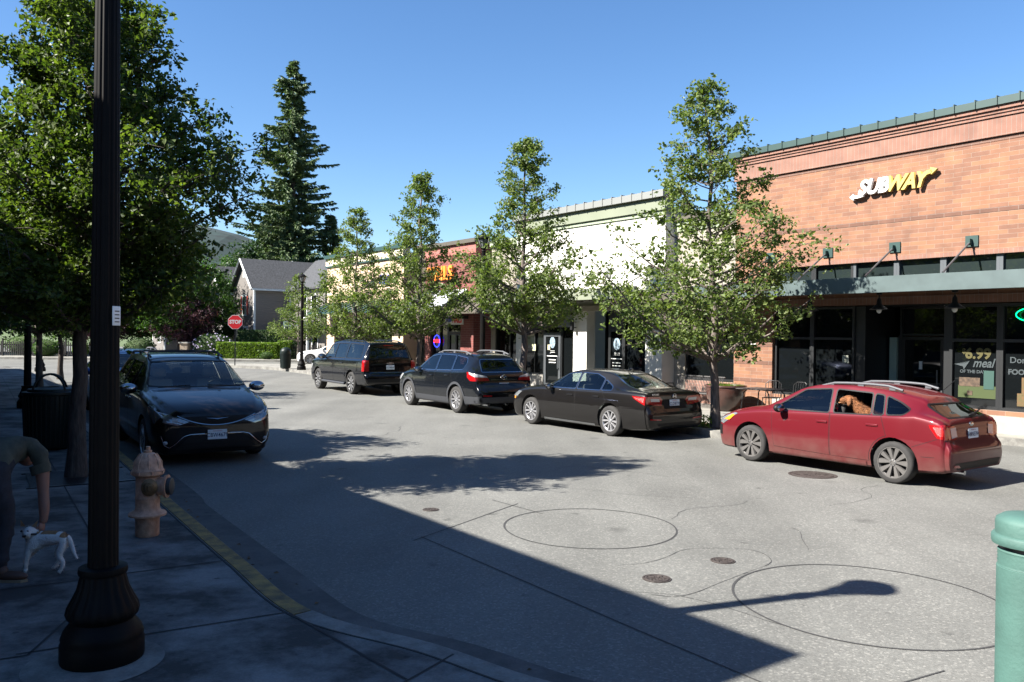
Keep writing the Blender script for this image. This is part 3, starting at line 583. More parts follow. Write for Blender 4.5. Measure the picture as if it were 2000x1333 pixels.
k = MB(); n = 24; k.add([(2.32+.24*cos(2*pi*i/n), -.146, 2.67+.10*sin(2*pi*i/n)) for i in range(n)]+[(2.32+.24*cos(2*pi*i/n), -.14, 2.67+.10*sin(2*pi*i/n)) for i in range(n)], [tuple(range(n))]+[(i, n+i, n+(i+1) % n, (i+1) % n) for i in range(n)]); k.build('sign_emblem', M_blue, sb)
window(b, .5, 1.9, .1, 2.95, .12, .06, bars=(1.2,)); window(b, 1.9, 3.2, 2.1, 2.95, .12, .06)
d_ = prt(b, 'door', [(1.92, 2.02, .08, .14, 0, 2.08), (2.5, 2.6, .08, .14, 0, 2.08), (3.08, 3.18, .08, .14, 0, 2.08), (2.02, 3.08, .085, .14, 2.0, 2.08), (2.02, 3.08, .085, .14, 0, .15)], M_mull); prt(d_, 'pane', [(2.0, 3.1, .13, .15, .1, 2.05)], M_win)
k = MB(); k.tube([(1.0+.26*cos(a*pi/12), .04, 1.72+.27*sin(a*pi/12)) for a in range(25)], .02, 6); nn = k.build('neon_sign', mat('neon_blue', (0, 0, .1), .5, emit=(.03, .05, 1), es=1.0), b)
text('neon_lettering', 'OPEN', .2, R_n, nn, T(1.0, .04, 1.72) @ FR, .02, .012)
# --- recess and cream shop
b = bldg('dark_recess_shop', -35.4, -33.4, 'narrow dark brown shop front in the gap beside cream shop', 20.3)
prt(b, 'wall', [(0, 1.98, 0, .3, 0, 6.1), (-.1, 2.08, -.3, .3, 6.1, 6.3)], mat('dark_brown_panel', (.06, .045, .035), .8)); window(b, .3, 1.7, .2, 2.6, -.06, .05)
X0 = -44.4; L = 8.95; b = bldg('cream_shop', X0, -35.45, 'cream sided shop with dark script lettering and green roof trim')
wl = [(0, L, 0, .3, 2.9, 5.8), (0, 1.0, -.02, .3, 0, 2.9), (L-1.1, L, -.02, .3, 0, 2.9), (3.3, 3.9, -.02, .3, 0, 2.9), (L-.3, L, .3, 12, 0, 6), (0, .3, .3, 12, 0, 6)]
k = MB(); [k.box(*q) for q in wl]
for i in range(19): k.box(-.0, L, -.022, -.001, 2.95+i*.15, 2.95+i*.15+.135)
k.build('wall', M_crm, b)
prt(b, 'cornice', [(-.05, L+.05, -.1, .3, 5.8, 6.2)], mat('pale_cream_trim', (.6, .52, .38), .8)); prt(b, 'roof_cap', [(-.1, L+.12, -.2, .4, 6.2, 6.4)], M_green); prt(b, 'cornice', [(-.06, L+.06, -.12, .3, 5.72, 5.8)], M_green)
sr = prt(b, 'sign_rail', [(4.3, 7.9, -.06, -.023, 4.4, 4.43)], M_black)
text('sign_lettering', 'Vanel', .62, mat('sign_navy', (.02, .03, .05), .5), sr, T(5.3, -.1, 4.62) @ FR, .03, .006, .25); text('sign_lettering', 'Hair', .72, M_blue, sr, T(7.2, -.1, 4.72) @ FR, .03, .01, .1)
window(b, 1.0, 3.3, .4, 2.9, .12, .06, bars=(2.1,)); window(b, 3.9, L-1.1, .1, 2.9, .12, .06, bars=(5.3, 6.5))
shed(b, .2, L-.3, -.03, 3.7, -1.3, 3.1, M_green, 14)
prt(b, 'wall_lamp', [(3.5, 3.7, -.12, -.021, 1.9, 2.3)], M_black)

# --- building behind the camera, left: throws the big shade
e = empty('corner_building', (-4.52, 3.28, .15), PHI); tag(e, 'two storey brick corner building behind the near pavement', 'building')
Hh = 5.85
prt(e, 'wall', [(-46, 0, -14, -13.7, 0, Hh-.3), (-46, 0, -.6, -.3, 3.0, Hh-.3), (-46, -45.7, -13.7, -.6, 0, Hh-.3), (-.6, -.3, -13.7, -.6, 0, Hh-.3)]+[(-46+i*3.8, -45.4+i*3.8, -.6, -.3, 0, 3.0) for i in range(12)], B_nail)
prt(e, 'roof', [(-46, 0, -14, 0, Hh-.3, Hh)], M_brnm)
prt(e, 'sky_block_storey', [(-42, -4, -14, -6.5, Hh, Hh+4.8)], B_nail); prt(e, 'roof', [(-42.2, -3.8, -14.1, -6.3, Hh+4.8, Hh+5.0)], M_brnm); prt(e, 'sky_block_rear', [(-44, -4, -30, -14.2, 0, Hh+10)], B_nail)  # upper storey and rear block are unseen, added to block sky light
for i in range(12): window(e, -45.4+i*3.8, -42.21+i*3.8, .3, 3.0, -.4, .06, bars=(-43.8+i*3.8,))

e = empty('sky_block_building', (-14, -16, .0), 0); tag(e, 'plain unseen brick building added behind the camera to block sky light', 'building')  # unseen building added to keep low sky light off the street
prt(e, 'wall', [(0, 60, -12, -.2, 0, 9)], B_nail); prt(e, 'roof', [(-.3, 60.3, -12.3, .1, 9, 9.3)], M_brnm)
for i in range(10): window(e, 2+i*5.6, 5.6+i*5.6, .6, 3, -.25, .08, bars=(3.8+i*5.6,))
# ---------------------------------------------------------------- street furniture
M_lamp = mat('black_lamp_paint', (.0025, .0025, .0028), .55, var=.4, scale=6, col2=(.006, .005, .004), spec=.12)
M_lglass = mat('frosted_lamp_glass', (.16, .17, .17), .3)
def street_lamp(loc, label, sc=1.0):
    e = empty('street_lamp', loc); tag(e, label, 'street lamp', 'black street lamps'); e.scale = (1, 1, sc)
    k = MB(); k.lathe([(.238, 0), (.243, .02), (.243, .11), (.234, .135), (.238, .15), (.225, .19), (.192, .235), (.182, .25), (.188, .262), (.205, .275), (.214, .30, .03), (.205, .34, .05), (.178, .39, .06), (.150, .45, .06), (.133, .52, .05), (.128, .53), (.14, .535), (.144, .55), (.14, .575), (.13, .58)], 96, nf=18).build('base', M_lamp, e)
    k = MB(); k.lathe([(.089, .58, .0), (.089, .62, .09), (.083, 2.2, .09), (.070, 4.2, .09), (.064, 4.62, .09), (.064, 4.66)], 120, nf=16)
    k.build('pole', M_lamp, e)
    MB().tube([(-.33, 0, 4.45), (.33, 0, 4.45)], .014).lathe([(.0, 4.4), (.085, 4.4), (.085, 4.5), (0.001, 4.5)], 20).build('ladder_bar', M_lamp, e)
    k = MB(); k.lathe([(.06, 4.66), (.075, 4.68), (.05, 4.72), (.10, 4.77), (.115, 4.80), (.001, 4.80)], 24)
    for i in range(8): a = i*pi/4; k.tube([(.105*cos(a), .105*sin(a), 4.79), (.20*cos(a), .20*sin(a), 5.06)], .010, 6)
    k.lathe([(.195, 5.05), (.225, 5.06), (.235, 5.08), (.22, 5.10), (.16, 5.16), (.10, 5.20), (.06, 5.22), (.03, 5.23), (.025, 5.26), (.03, 5.275), (.001, 5.31)], 24)
    k.build('lantern', M_lamp, e); MB().lathe([(.09, 4.80), (.183, 5.05)], 24).build('lamp_glass', M_lglass, e)
    return e
l1 = street_lamp((-2.54, 5.18, .148), 'large fluted black lamp post close by on the near pavement, white sticker on it')
k = MB(); k.rbox(-.035, .035, -.004, .004, -.06, .06, .003, T(.080, -.022, 2.14) @ Matrix.Rotation(R(78), 4, 'Z'))
st = k.build('sticker', mat('sticker_white', (.85, .85, .82), .5), l1)
k = MB()
for i in range(4): k.box(-.02, .02, -.006, -.0045, -.04+.022*i, -.034+.022*i, T(.080, -.022, 2.14) @ Matrix.Rotation(R(78), 4, 'Z'))
k.build('sticker_print', M_black, st)
def lampcopy(loc, label):
    c = copy_tree(l2); c.location = loc; c['label'] = label; return c
l2 = street_lamp((-11.45, 45.2, .148), 'distant black lamp post beside a green trash can near the stop sign')
lampcopy((-12.6, 21.6, .148), 'black lamp post in the shade beyond the dark bin on the left pavement')
lampcopy((-22.9, 40.3, .148), 'farthest black lamp post at the left edge near the sunlit cross street')
lampcopy((-.93, 26.2, .148), 'black lamp post standing in front of the nail salon between two trees')
ring('lamp_collar', (-2.55, 5.10), .20, .40, .152, M_kerb)
# hydrant
M_hyd = mat('tan_hydrant_paint', (.52, .30, .19), .6, var=.35, scale=13, bump=.3, bscale=30, col2=(.38, .20, .12))
M_hbr = mat('hydrant_bronze', (.17, .105, .05), .5, metal=.5, var=.4, scale=14)
M_hdk = mat('hydrant_dark_cap', (.03, .035, .035), .5)
e = empty('fire_hydrant', (-3.63, 8.3, .148), R(-63)); tag(e, 'weathered tan fire hydrant on the pavement behind the yellow kerb', 'fire hydrant'); e.scale = (.76, .76, .865)
k = MB(); k.lathe([(.15, 0), (.158, .01), (.158, .19), (.165, .2), (.17, .22), (.245, .235), (.25, .255), (.24, .27), (.18, .29), (.16, .32), (.158, .42), (.165, .43), (.165, .45), (.158, .46), (.158, .68), (.19, .70), (.21, .71), (.215, .73), (.21, .75), (.145, .76)], 40, sx=.94, sy=.94)
k.build('body', M_hyd, e)
k = MB(); k.lathe([(.19, .75), (.20, .755), (.175, .79), (.165, .84), (.14, .90), (.10, .94), (.07, .955), (.05, .96), (.05, .985), (.03, .99), (.028, 1.03), (.001, 1.03)], 32)
for i in range(8): a = i*pi/4; k.tube([(.172*cos(a), .172*sin(a), .78), (.165*cos(a), .165*sin(a), .85), (.10*cos(a), .10*sin(a), .945)], .012, 6)
k.build('bonnet', M_hyd, e)
k = MB()
for i in range(8):
    for zz in (.245, .722): a = i*pi/4+.2; MB().lathe([(.012, -.0), (.012, .032), (.001, .032)], 6, T(.205*cos(a), .205*sin(a), zz-.0)).build('flange_bolt', M_hyd, e)
RX = lambda a: Matrix.Rotation(a, 4, 'Z') @ Matrix.Rotation(pi/2, 4, 'Y')
MB().lathe([(.105, .12), (.105, .22), (.13, .225), (.135, .26), (.001, .26)], 28, T(0, 0, .57) @ RX(R(66))).build('outlet', M_hyd, e)
MB().lathe([(.10, .24), (.10, .31), (.085, .32), (.001, .32)], 28, T(0, 0, .57) @ RX(R(66))).build('outlet_cap', M_hdk, e)
for a in (2, 182): MB().lathe([(.085, .12), (.088, .175), (.10, .18), (.10, .19), (.07, .20), (.06, .21), (.06, .225), (.03, .23), (.028, .26), (.001, .26)], 24, T(0, 0, .58) @ RX(R(a))).build('outlet_cap', M_hbr, e)
# green bollard
M_bol = mat('faded_teal_paint', (.042, .098, .082), .7, var=.18, scale=5, bump=.15)
e = empty('bollard', (2.80, 4.42, .148)); e.scale = (1, 1, .935); tag(e, 'faded teal round bollard with domed cap at the near right', 'bollard')
MB().lathe([(.175, 0), (.175, .90), (.168, .905)]+[(.168 if j % 2 else .172, .905+.011*j) for j in range(9)]+[(.165, 1.0), (.16, 1.02)], 64).build('post', M_bol, e)
MB().lathe([(.163, 1.005), (.168, 1.035)], 64).build('cap_gap', M_black, e)
MB().lathe([(.17, 1.03), (.198, 1.032), (.202, 1.045), (.202, 1.075), (.196, 1.085), (.184, 1.09), (.184, 1.155), (.178, 1.175), (.15, 1.195), (.08, 1.205), (.001, 1.207)], 64).build('cap', M_bol, e)
# bins
M_bin = mat('dark_green_bin', (.006, .012, .011), .5, spec=.3)
def litter_bin(loc, label, s=1):
    e = empty('litter_bin', loc); tag(e, label, 'litter bin'); e.scale = (s, s, s)
    k = MB(); k.lathe([(.26, .04), (.27, .05), (.30, .85), (.31, .86), (.31, .90), (.28, .91)], 32)
    for i in range(28): a = 2*pi*i/28; k.tube([(.275*cos(a), .275*sin(a), .08), (.308*cos(a), .308*sin(a), .84)], .008, 4)
    k.build('body', M_bin, e); MB().lathe([(.29, .90), (.30, .92), (.28, 1.02), (.22, 1.12), (.12, 1.19), (.001, 1.21)], 32).build('lid', M_bin, e); MB().lathe([(.20, 0), (.20, .05)], 20).build('foot', M_black, e); return e
litter_bin((-12.65, 46.4, .148), 'dark green round litter bin with domed lid beside the distant lamp post')
# near-left shaded square bin with a hooped lid
e = empty('litter_bin', (-7.95, 14.3, .148), R(-20)); tag(e, 'large dark slatted litter bin in deep shade behind the near lamp post', 'litter bin')
k = MB(); k.lathe([(.36, .03), (.38, .06), (.41, .92), (.43, .94), (.43, .98), (.36, .99)], 40)
for i in range(36): a = 2*pi*i/36; k.tube([(.385*cos(a), .385*sin(a), .08), (.418*cos(a), .418*sin(a), .92)], .011, 4)
k.build('body', M_bin, e); k = MB()
for a in (0, pi/2):
    k.tube([(.34*cos(t)*cos(a), .34*cos(t)*sin(a), .98+.30*sin(t)) for t in [pi*i/12 for i in range(13)]], .02, 6)
k.lathe([(.36, .98), (.34, 1.03), (.16, 1.06), (.15, .99)], 32); k.build('lid', M_bin, e)
# stop sign
e = empty('stop_sign', (-16.75, 50.2, .148), R(14)); tag(e, 'red octagonal stop sign on a thin post in front of the hedge', 'road sign')
MB().box(-.03, .03, .02, .06, 0, 2.95).build('post', M_black, e)
def octa(r): return [(r*cos(pi/8+i*pi/4), r*sin(pi/8+i*pi/4)) for i in range(8)]
MS = T(0, 0, 2.62) @ FR
k = MB(); k.prism(octa(.455), -.008, .004, MS); sf = k.build('sign_border', M_signw, e); MB().prism(octa(.425), .004, .007, MS).build('sign_face', mat('stop_red', (.6, .015, .02), .45), sf)
text('sign_lettering', 'STOP', .31, M_signw, sf, MS @ T(0, .0, .009), .001, .014, 0, 'CENTER', .9)
k = MB(); k.box(.09, .11, .0, .04, 1.7, 2.25); k.build('side_plate', M_cap, e)
# bench
M_bench = mat('grey_metal_bench', (.055, .052, .05), .5, metal=.2)
e = empty('bench', FP(-17.25, 18.75), PHI); tag(e, 'grey slatted metal bench under the windows beside the brown planter', 'bench')
k = MB()
for i in range(30):
    x = .05+i*.058; k.tube([(x, -.42, .43), (x, -.36, .455), (x, -.02, .44), (x, .03, .50), (x, .12, .86), (x, .15, .90)], .014, 4)
k.build('slatted_seat', M_bench, e); k = MB(); k.tube([(0, -.42, .44), (1.8, -.42, .44)], .02); k.tube([(0, .14, .9), (1.8, .14, .9)], .02); k.tube([(0, 0, .44), (1.8, 0, .44)], .018); k.build('seat_frame', M_bench, e)
for x in (0, 1.8): MB().tube([(x, -.45, 0), (x, -.42, .44), (x, -.42, .66), (x, -.05, .66), (x, .02, .5), (x, .1, 0)], .02).build('leg', M_black, e)
# planter
M_pot = mat('glazed_brown_pot', (.06, .026, .020), .3, var=.6, scale=3, coat=.4, col2=(.03, .016, .014))
e = empty('planter', FP(-15.15, 18.55)); tag(e, 'wide glazed brown bowl planter with low green plants at the brick pillar', 'planter')
MB().lathe([(.24, 0), (.30, .02), (.42, .2), (.52, .42), (.555, .60), (.55, .66), (.58, .68), (.57, .72), (.52, .72), (.50, .66), (.001, .66)], 40).build('pot', M_pot, e)
# cafe table and chairs
def cafe_table(loc, label):
    e = empty('cafe_table', loc, PHI); tag(e, label, 'table', 'cafe tables')
    k = MB(); k.rbox(-.55, .55, -.45, .45, .70, .725, .008); k.build('tabletop', M_bench, e)
    for sx_ in (-1, 1):
        for sy in (-1, 1): MB().tube([(sx_*.46, sy*.36, 0), (sx_*.40, sy*.32, .6), (sx_*.3, sy*.28, .7)], .016).build('leg', M_black, e)
    return e
cafe_table(FP(-13.55, 18.1), 'grey metal cafe table between the brown planter and the red hatchback')
def chair(loc, rz):
    e = empty('cafe_chair', loc, rz); tag(e, 'black metal cafe chair at the cafe table in front of the shop glass', 'chair', 'black cafe chairs')
    k = MB(); k.rbox(-.2, .2, -.2, .2, .43, .45, .008); k.build('seat', M_black, e); k = MB(); k.tube([(-.2, .2, .44), (-.21, .25, .8), (-.12, .27, .88), (.12, .27, .88), (.21, .25, .8), (.2, .2, .44)], .012)
    for i in range(5): k.tube([(-.14+i*.07, .2, .45), (-.14+i*.07, .27, .86)], .007, 5)
    k.build('backrest', M_black, e)
    for a in (-1, 1):
        for c in (-1, 1): MB().tube([(a*.18, c*.18, .43), (a*.21, c*.21, 0)], .012, 6).build('leg', M_black, e)
    return e
chair(FP(-13.2, 18.95), PHI)['label'] = 'black metal cafe chair behind the right half of the cafe table'
c2 = copy_tree(bpy.data.objects['cafe_chair']); c2.location = FP(-13.9, 18.9); c2.rotation_euler = (0, 0, PHI+.4); c2['label'] = 'black metal cafe chair behind the left half of the cafe table, nearest the brick pillar'
# picket fences
M_fence = mat('dark_fence_wood', (.012, .011, .010), .85)
def fence(loc, L, rz, label):
    e = empty('picket_fence', loc, rz); tag(e, label, 'fence'); k = MB()
    for i in range(int(L/.16)): x = i*.16; k.box(x, x+.085, -.03, -.01, .08, 1.1+.05*(i % 2))
    k.box(0, L, -.01, .03, .25, .33); k.box(0, L, -.01, .03, .85, .93); k.build('pickets', M_fence, e)
    for i in range(int(L/2.4)+1): MB().box(i*2.4-.05, i*2.4+.05, -.05, .05, 0, 1.35).build('post', M_fence, e)
fence((-17.4, 63.4, .1), 10, .06, 'dark picket fence right of the clipped hedge')
fence((-44, 63.8, .1), 13, .02, 'dark picket fence at the far left beyond the cross street')
# stone pillar
e = empty('stone_pillar', (-24.9, 63.2, .1)); tag(e, 'short tan stone pillar with flat cap above the minivan roof', 'pillar')
MB().box(-.28, .28, -.28, .28, 0, 1.15).build('shaft', brick('stone', (.30, .22, .15), (.2, .16, .12), (.3, .27, .22), .3, .15), e); MB().box(-.36, .36, -.36, .36, 1.15, 1.25).build('cap', M_plinth, e)
# tree grate by the near tree
k = MB()
for i in range(16): k.box(-.6, .6, -.6+i*.078, -.55+i*.078, 0, .012)
k.box(-.65, .65, -.65, -.61, 0, .014); k.box(-.65, .65, .61, .65, 0, .014)
o = k.build('tree_grate', M_black); o.location = (-6.0, 11.5, .149); o.rotation_euler = (0, 0, R(33)); tag(o, 'slotted iron grate round the nearest left tree trunk', 'tree grate')
# townhouses
M_lap = bpy.data.materials.new('lap_siding'); M_lap.use_nodes = True
_p = M_lap.node_tree.nodes['Principled BSDF']; _p.inputs['Base Color'].default_value = (.175, .16, .148, 1); _p.inputs['Roughness'].default_value = .85
_tc = _n(M_lap, 'ShaderNodeTexCoord'); _wv = _n(M_lap, 'ShaderNodeTexWave'); _wv.wave_type = 'BANDS'; _wv.bands_direction = 'Z'; _wv.wave_profile = 'SAW'; _wv.inputs['Scale'].default_value = .314*5
_l(M_lap, _tc.outputs['Object'], _wv.inputs['Vector']); _b = _n(M_lap, 'ShaderNodeBump'); _b.inputs['Distance'].default_value = .05; _l(M_lap, _wv.outputs['Fac'], _b.inputs['Height']); _l(M_lap, _b.outputs[0], _p.inputs['Normal'])
M_shg = mat('grey_shingles', (.045, .047, .051), .9, var=.45, scale=8, bump=.3, bscale=30)
M_trim = mat('white_trim', (.62, .64, .62), .7)
M_shut = mat('red_shutter', (.42, .07, .045), .6)
def roof(parent, name, pts, faces, m, th=.15):
    k = MB(); n = len(pts); k.add(list(pts)+[(x, y, z-th) for x, y, z in pts], [tuple(f) for f in faces]+[tuple(i+n for i in f[::-1]) for f in faces])
    ed = {}
    for f in faces:
        for i in range(len(f)): a, b = f[i], f[(i+1) % len(f)]; ed[(a, b)] = 1
    for (a, b) in list(ed):
        if (b, a) not in ed: k.f.append((b, a, a+n, b+n)); k.sm.append(False)
    return k.build(name, m, parent)
def townhouse(loc, label):
    e = empty('townhouse', loc, PHI); tag(e, label, 'house', 'townhouses beyond the cross street')
    k = MB(); W = 5.0; ez = 5.85; az = 8.0
    k.prism([(-W, 0), (0, 0), (0, 9), (-W, 9)], 0, ez); k.add([(-W, 0, ez), (0, 0, ez), (-W/2, 0, az), (-W, 9, ez), (0, 9, ez), (-W/2, 9, az)], [(0, 1, 2), (5, 4, 3)])
    k.box(0.001, 7, 3.05, 9, 0, ez); k.build('wall', M_lap, e)
    roof(e, 'roof', [(-W-.35, -.35, ez-.25), (-W/2, -.35, az+.18), (.35, -.35, ez-.25), (-W-.35, 9.3, ez-.25), (-W/2, 9.3, az+.18), (.35, 9.3, ez-.25)], [(0, 1, 4, 3), (1, 2, 5, 4)], M_shg)
    roof(e, 'roof', [(.36, 2.7, ez-.22), (7.3, 2.7, ez-.22), (7.3, 6.0, az+.3), (-1.9, 6.0, az+.3), (7.3, 9.3, ez-.22), (-1.9, 9.3, ez-.2)], [(0, 1, 2, 3), (3, 2, 4, 5)], M_shg)
    for q_ in [(-.12, .02, -.03, -.001, 0, ez), (-W-.02, -W+.12, -.03, -.001, 0, ez), (.001, .03, -.03, .12, 0, ez), (-.0, 0.03, 2.93, 3.04, 0, ez-.2), (0.03, .15, 3.02, 3.049, 0, ez-.2), (1.7, 1.85, 3.02, 3.049, 0, ez-.2), (.35, .45, -.3, 3.0, ez-.42, ez-.27)]: prt(e, 'corner_trim', [q_], M_trim)
    k = MB(); k.tube([(-W-.36, -.37, ez-.33), (-W/2, -.37, az+.1), (.36, -.37, ez-.33)], .09, 4); k.build('bargeboard', M_trim, e)
    for (x, z, s) in ((-2.3, 3.5, 1), (-2.0, .9, 0)):
        f = prt(e, 'window', [(x-.5, x+.5, -.05, -.002, z-.1, z), (x-.5, x-.4, -.05, -.002, z, z+1.5), (x+.4, x+.5, -.05, -.002, z, z+1.5), (x-.55, x+.55, -.06, -.002, z+1.5, z+1.65), (x-.4, x+.4, -.035, -.002, z+.72, z+.78), (x-.02, x+.02, -.035, -.002, z, z+1.5)], M_trim)
        prt(f, 'pane', [(x-.4, x+.4, -.02, -.003, z, z+1.5)], M_win)
        if s:
            for q in (-.85, .52): prt(e, 'shutter', [(x+q, x+q+.33, -.04, -.002, z-.02, z+1.55)], M_shut)
    for (x, z) in ((3.0, 3.3), (5.0, 3.3), (3.0, .5), (5.2, .5)):
        f = prt(e, 'window', [(x-.6, x+.6, 3.0, 3.048, z-.1, z), (x-.6, x-.5, 3.0, 3.048, z, z+1.7), (x+.5, x+.6, 3.0, 3.048, z, z+1.7), (x-.6, x+.6, 3.0, 3.048, z+1.7, z+1.85)], M_trim); prt(f, 'pane', [(x-.5, x+.5, 3.02, 3.047, z, z+1.7)], M_win)
    prt(e, 'balcony', [(2.2, 7, 1.6, 3.04, 2.55, 2.95)], M_canopy); prt(e, 'balcony_post', [(2.25, 2.4, 1.65, 1.8, 0, 2.55), (6.8, 6.95, 1.65, 1.8, 0, 2.55)], M_trim)
    k = MB(); k.lathe([(.06, az), (.06, az+.75)], 8, T(1.2, 6.0, 0)); k.build('vent_pipe', M_trim, e)
    prt(e, 'gable_vent', [(-W/2-.2, -W/2+.2, -.03, -.002, 6.6, 7.1)], M_trim)
    return e
th = townhouse((-20.85, 67.0, .1), 'grey sided townhouse with red shutters and a steep gable behind the hedge')
c = copy_tree(th); c.location = (-26.2, 75.2, .1); c['label'] = 'second townhouse half hidden by trees left of the gabled one'
c = copy_tree(th); c.location = (-36.0, 86, .1); c['label'] = 'third townhouse farther back glimpsed through trees left of the others'
# ---------------------------------------------------------------- vegetation
L_pear = leafmat('pear_leaves', (.155, .195, .055), (.06, .095, .027), .40, .5)
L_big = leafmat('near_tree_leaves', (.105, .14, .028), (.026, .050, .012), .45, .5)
L_dk2 = leafmat('shaded_tree_leaves', (.045, .08, .016), (.015, .035, .008), .35, .5)  # darker leaf copy, deep shade of the left pavement put into the colour
L_dark = leafmat('dark_leaves', (.035, .07, .02), (.015, .04, .012), .25, .5)
L_mid = leafmat('maple_leaves', (.06, .115, .022), (.025, .065, .013), .4, .5)
L_lime = leafmat('lime_hedge_leaves', (.17, .24, .03), (.08, .15, .018), .35, .45)
L_pur = leafmat('purple_leaves', (.06, .02, .03), (.03, .012, .018), .25, .5)
L_fir = leafmat('fir_needles', (.12, .165, .07), (.045, .08, .038), .12, .6)
M_bark = mat('grey_bark', (.13, .105, .09), .9, var=.5, scale=9, bump=.7, bscale=24, stretch=(3, 3, .6))
M_barkd = mat('dark_bark', (.07, .055, .045), .9, var=.5, scale=9, bump=.7, bscale=24, stretch=(3, 3, .6))
def leaf(vs, fs, p, s, rnd, up=.5):
    n = Vector((rnd.gauss(0, 1), rnd.gauss(0, 1), rnd.gauss(0, 1)+up)).normalized(); t = n.orthogonal().normalized(); t.rotate(Matrix.Rotation(rnd.uniform(0, 2*pi), 3, n))
    b = n.cross(t); o = len(vs); w_ = s*.36; f = n*s*.14
    vs += [p-t*s*.5, p+b*w_+f, p+t*s*.55-f*.4, p-b*w_+f]; fs += [(o, o+1, o+2), (o, o+2, o+3)]
def make_tree(name, loc, H, prof, zc, seed, nl, per, ls, lm, bm_, label, cat='tree', group=None, trunk_r=.085, lean=(0, 0), asym=None, elev=.75, multi=0, limbs=None, spread=.105):
    """prof(t) -> crown radius for t in 0..1 over the crown height"""
    rnd = random.Random(seed); e = empty('street_tree' if 'street' in name else name, loc); tag(e, label, cat, group)
    tb = MB(); vs = []; fs = []
    tp = [Vector((0, 0, 0))]; n = 14
    wob = [Vector((rnd.uniform(-1, 1), rnd.uniform(-1, 1), 0)) for _ in range(n+1)]
    for i in range(1, n+1):
        z = H*.97*i/n; q = Vector((lean[0]*z/H, lean[1]*z/H, z))+wob[i]*.05*min(1, z/2); tp.append(q)
    tb.tube(tp, [trunk_r*(1.25 if i == 0 else 1)*(1-.9*(i/n)**.85)+.006 for i in range(n+1)], 10)
    def at_z(z):
        f = max(0, min(n-.001, z/(H*.97)*n)); i = int(f); return tp[i].lerp(tp[i+1], f-i)
    for i in range(nl):
        t = (i+.5)/nl; t = t**1.0; az = i*2.399+rnd.uniform(-.4, .4)
        z_end = zc+(H-zc)*t; r = prof(t)*rnd.choice((.55, .75, .9, 1.0, 1.15, 1.3))*rnd.uniform(.92, 1.05)
        if asym: r *= asym(az, t)
        el = elev*(1-.2*t)*rnd.uniform(.75, 1.15); z0 = max(zc*.85, z_end-r*math.tan(el)*.75)
        b0 = at_z(z0); tip = b0+Vector((cos(az)*r, sin(az)*r, r*math.tan(el)*.75))
        mid = b0.lerp(tip, .5)+Vector((cos(az), sin(az), 0))*r*.08+Vector((rnd.uniform(-.1, .1), rnd.uniform(-.1, .1), -.05*r))
        pts = [b0, b0.lerp(mid, .5)+Vector((0, 0, -.03)), mid, mid.lerp(tip, .55)+Vector((rnd.uniform(-.06, .06), rnd.uniform(-.06, .06), .04)), tip]
        lr = max(.008, trunk_r*.42*(1-z0/H)**.7*min(1, r)); tb.tube(pts, [lr, lr*.8, lr*.6, lr*.4, .004], 5)
        ntw = max(3, int(r*5))
        for j in range(ntw):
            f = rnd.uniform(.22, 1.0)**.8; seg = min(3, int(f*4)); bp = pts[seg].lerp(pts[seg+1], f*4-seg)
            d = Vector((cos(az)*.5+rnd.gauss(0, .8), sin(az)*.5+rnd.gauss(0, .8), rnd.gauss(.25, .45))).normalized(); tl = r*rnd.uniform(.12, .34)*(1.1-f*.4)+.10
            tw = bp+d*tl; tb.tube([bp, bp.lerp(tw, .5)+Vector((0, 0, .02)), tw], [.009, .006, .003], 3, smooth=False)
            for q in range(int(per*rnd.uniform(.5, 1.4)/5)+1):
                g = rnd.uniform(.1, 1.1); c_ = bp.lerp(tw, g)+Vector((rnd.gauss(0, spread), rnd.gauss(0, spread), rnd.gauss(-.02, spread*.8)))*(.45+.75*min(1, tl*2)); lsz = ls*rnd.uniform(.75, 1.2)
                for m_ in range(rnd.choice((4, 5, 6, 7))): leaf(vs, fs, c_+Vector((rnd.gauss(0, 1), rnd.gauss(0, 1), rnd.gauss(0, .8)))*lsz*.62, lsz*rnd.uniform(.55, 1.25), rnd, .9)
    tb.build('trunk', bm_, e); MB().add(vs, fs).build('crown', lm, e); return e
def pear(w_):
    tb_ = [(0, .62), (.12, .92), (.35, .90), (.52, .60), (.72, .36), (.88, .26), (1, .10)]
    def f(t):
        for (a, ra), (b, rb) in zip(tb_, tb_[1:]):
            if t <= b: return w_*(ra+(rb-ra)*(t-a)/(b-a))
        return w_*.1
    return f
make_tree('street_tree', (4.66, 18.9, .15), 7.85, pear(2.35), 1.75, 5, 100, 30, .098, L_pear, M_bark, 'tallest pear tree on the right pavement in front of the orange brick shop corner', group='pear trees along the right pavement', trunk_r=.105, lean=(-.30, 0), asym=lambda a, t: .96-.20*cos(a)*(1-t))
make_tree('street_tree', (.35, 25.0, .15), 7.95, pear(1.95), 2.4, 8, 88, 36, .10, L_pear, M_bark, 'pear tree rising behind the black crossover against the white shop', group='pear trees along the right pavement', trunk_r=.12)
make_tree('street_tree', (-3.5, 31.3, .15), 8.1, pear(1.9), 2.2, 21, 84, 34, .105, L_pear, M_bark, 'pear tree in front of the nail salon behind the big black vehicle', group='pear trees along the right pavement', trunk_r=.11)
make_tree('street_tree', (-6.9, 36.6, .15), 7.6, pear(2.15), 1.8, 34, 78, 30, .11, L_pear, M_bark, 'pear tree in front of the cream shop, last of the tall right-hand row', group='pear trees along the right pavement', trunk_r=.10)
make_tree('street_tree', (-15.2, 59.0, .15), 6.2, pear(2.1), 1.6, 41, 50, 24, .12, L_pear, M_bark, 'small pear tree beyond the lamp post in front of the grey townhouse', group='pear trees along the right pavement', trunk_r=.08)
